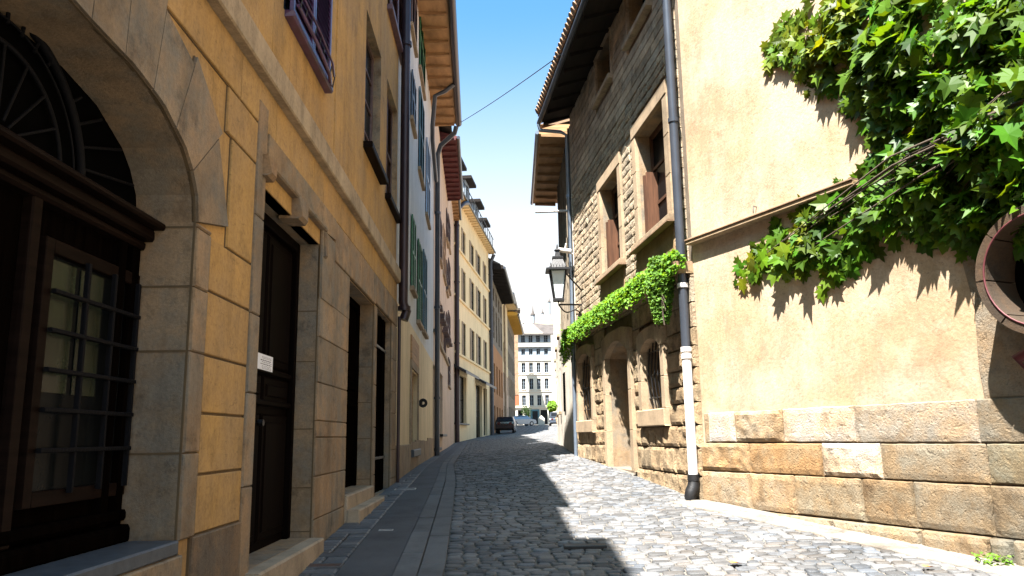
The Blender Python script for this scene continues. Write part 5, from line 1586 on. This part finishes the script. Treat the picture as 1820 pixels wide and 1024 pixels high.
x, y = 5.4, 104; car('small grey-blue van at the far right of the street end', (x, y, gz(x, y)+.02), PI/2, 3.8, 1.6, 1.75, 'greycar', 'parked_van', True)
# white pointed board and street tree near the white block
p = at_y(962.5, 756, 122); g = G(); zg = gz(p.x, 122)
mpw = lambda a, z, n: Vector((p.x+a, 122-n, zg+z))
g.prism([(-.5, 0), (.5, 0), (.5, .95), (0, 1.45), (-.5, .95)], mpw, -.08, .08, 'farwhite', bev=.02)
o = g.build('pointed_board'); tag(o, 'white house-shaped board standing on the street before the white block', 'board')
pt = at_y(935, 756, 124); zg = gz(pt.x, 124)
T = thing('street_tree', 'slender dark street tree before the white apartment block', 'tree', (pt.x, 124, zg))
g = G(); b0 = Vector((pt.x, 124, zg)); g.tube([b0, b0+Vector((.05, 0, 1.2)), b0+Vector((-.05, 0, 2.1))], [.11, .08, .05], 'bark', 8)
for k in range(5): g.tube([b0+Vector((0, 0, 1.3+.15*k)), b0+Vector((rnd.uniform(-.6, .6), rnd.uniform(-.4, .4), 2.0+.15*k))], [.04, .012], 'bark', 5)
g.build('trunk', T)
pts = []
for i in range(700):
    d = Vector((rnd.gauss(0, .33), rnd.gauss(0, .3), rnd.gauss(0, .38))); k = rnd.uniform(.2, .5)
    pts.append((b0+Vector((0, 0, 2.1))+d, (rnd.uniform(-1, 1), -1, rnd.uniform(0, 1)), rnd.uniform(.6, 1.4), (k, k, k)))
g = G(); leafcloud(g, pts, .13, 'leaf', rnd=rnd); g.build('crown', T)

# ================================================================== CAMERA, SUN, SKY
cam = bpy.data.cameras.new('camera'); co = bpy.data.objects.new('camera', cam); C.objects.link(co)
cam.lens = F/1820*36; cam.sensor_width = 36; cam.clip_end = 3000; cam.clip_start = .05
co.matrix_world = Matrix.Translation(CAMPOS) @ CAMROT.to_4x4()
sc_ = bpy.context.scene; sc_.camera = co
tosun = Vector((-.233, -.404, .885)).normalized()
L_ = bpy.data.lights.new('sun', 'SUN'); L_.energy = 5.0; L_.angle = math.radians(.55); L_.color = (1, .95, .89)
lo = bpy.data.objects.new('sun', L_); C.objects.link(lo); lo.rotation_euler = tosun.to_track_quat('Z', 'Y').to_euler(); lo.location = (0, 0, 60)
wd = bpy.data.worlds.new('World'); sc_.world = wd; wd.use_nodes = True
nt = wd.node_tree; bg = nt.nodes['Background']
sk = nt.nodes.new('ShaderNodeTexSky'); sk.sky_type = 'NISHITA'; sk.sun_disc = False
sk.sun_elevation = math.asin(tosun.z); sk.sun_rotation = math.atan2(tosun.x, tosun.y)
sk.air_density = 1.0; sk.dust_density = 2.2; sk.ozone_density = .6
hs = nt.nodes.new('ShaderNodeMix'); hs.data_type = 'RGBA'; hs.blend_type = 'MULTIPLY'; hs.inputs[0].default_value = 1; hs.inputs[7].default_value = (.52, .98, 1.14, 1)
nt.links.new(sk.outputs[0], hs.inputs[6]); hz = nt.nodes.new('ShaderNodeMix'); hz.data_type = 'RGBA'; hz.inputs[7].default_value = (4.0, 3.95, 3.85, 1)
tcw = nt.nodes.new('ShaderNodeTexCoord'); sx = nt.nodes.new('ShaderNodeSeparateXYZ'); nt.links.new(tcw.outputs['Generated'], sx.inputs[0])
rw_ = nt.nodes.new('ShaderNodeValToRGB'); rw_.color_ramp.interpolation = 'EASE'
rw_.color_ramp.elements[0].position = .14; rw_.color_ramp.elements[0].color = (1, 1, 1, 1)
rw_.color_ramp.elements[1].position = .52; rw_.color_ramp.elements[1].color = (0, 0, 0, 1)
nt.links.new(sx.outputs[2], rw_.inputs[0]); nt.links.new(rw_.outputs[0], hz.inputs[0])
nt.links.new(hs.outputs[2], hz.inputs[6]); nt.links.new(hz.outputs[2], bg.inputs[0]); bg.inputs[1].default_value = .05
sc_.render.engine = 'CYCLES'
sc_.view_settings.view_transform = 'Standard'; sc_.view_settings.look = 'None'
sc_.view_settings.exposure = 2.7; sc_.view_settings.gamma = 1
sc_.render.resolution_x = 1024; sc_.render.resolution_y = 576
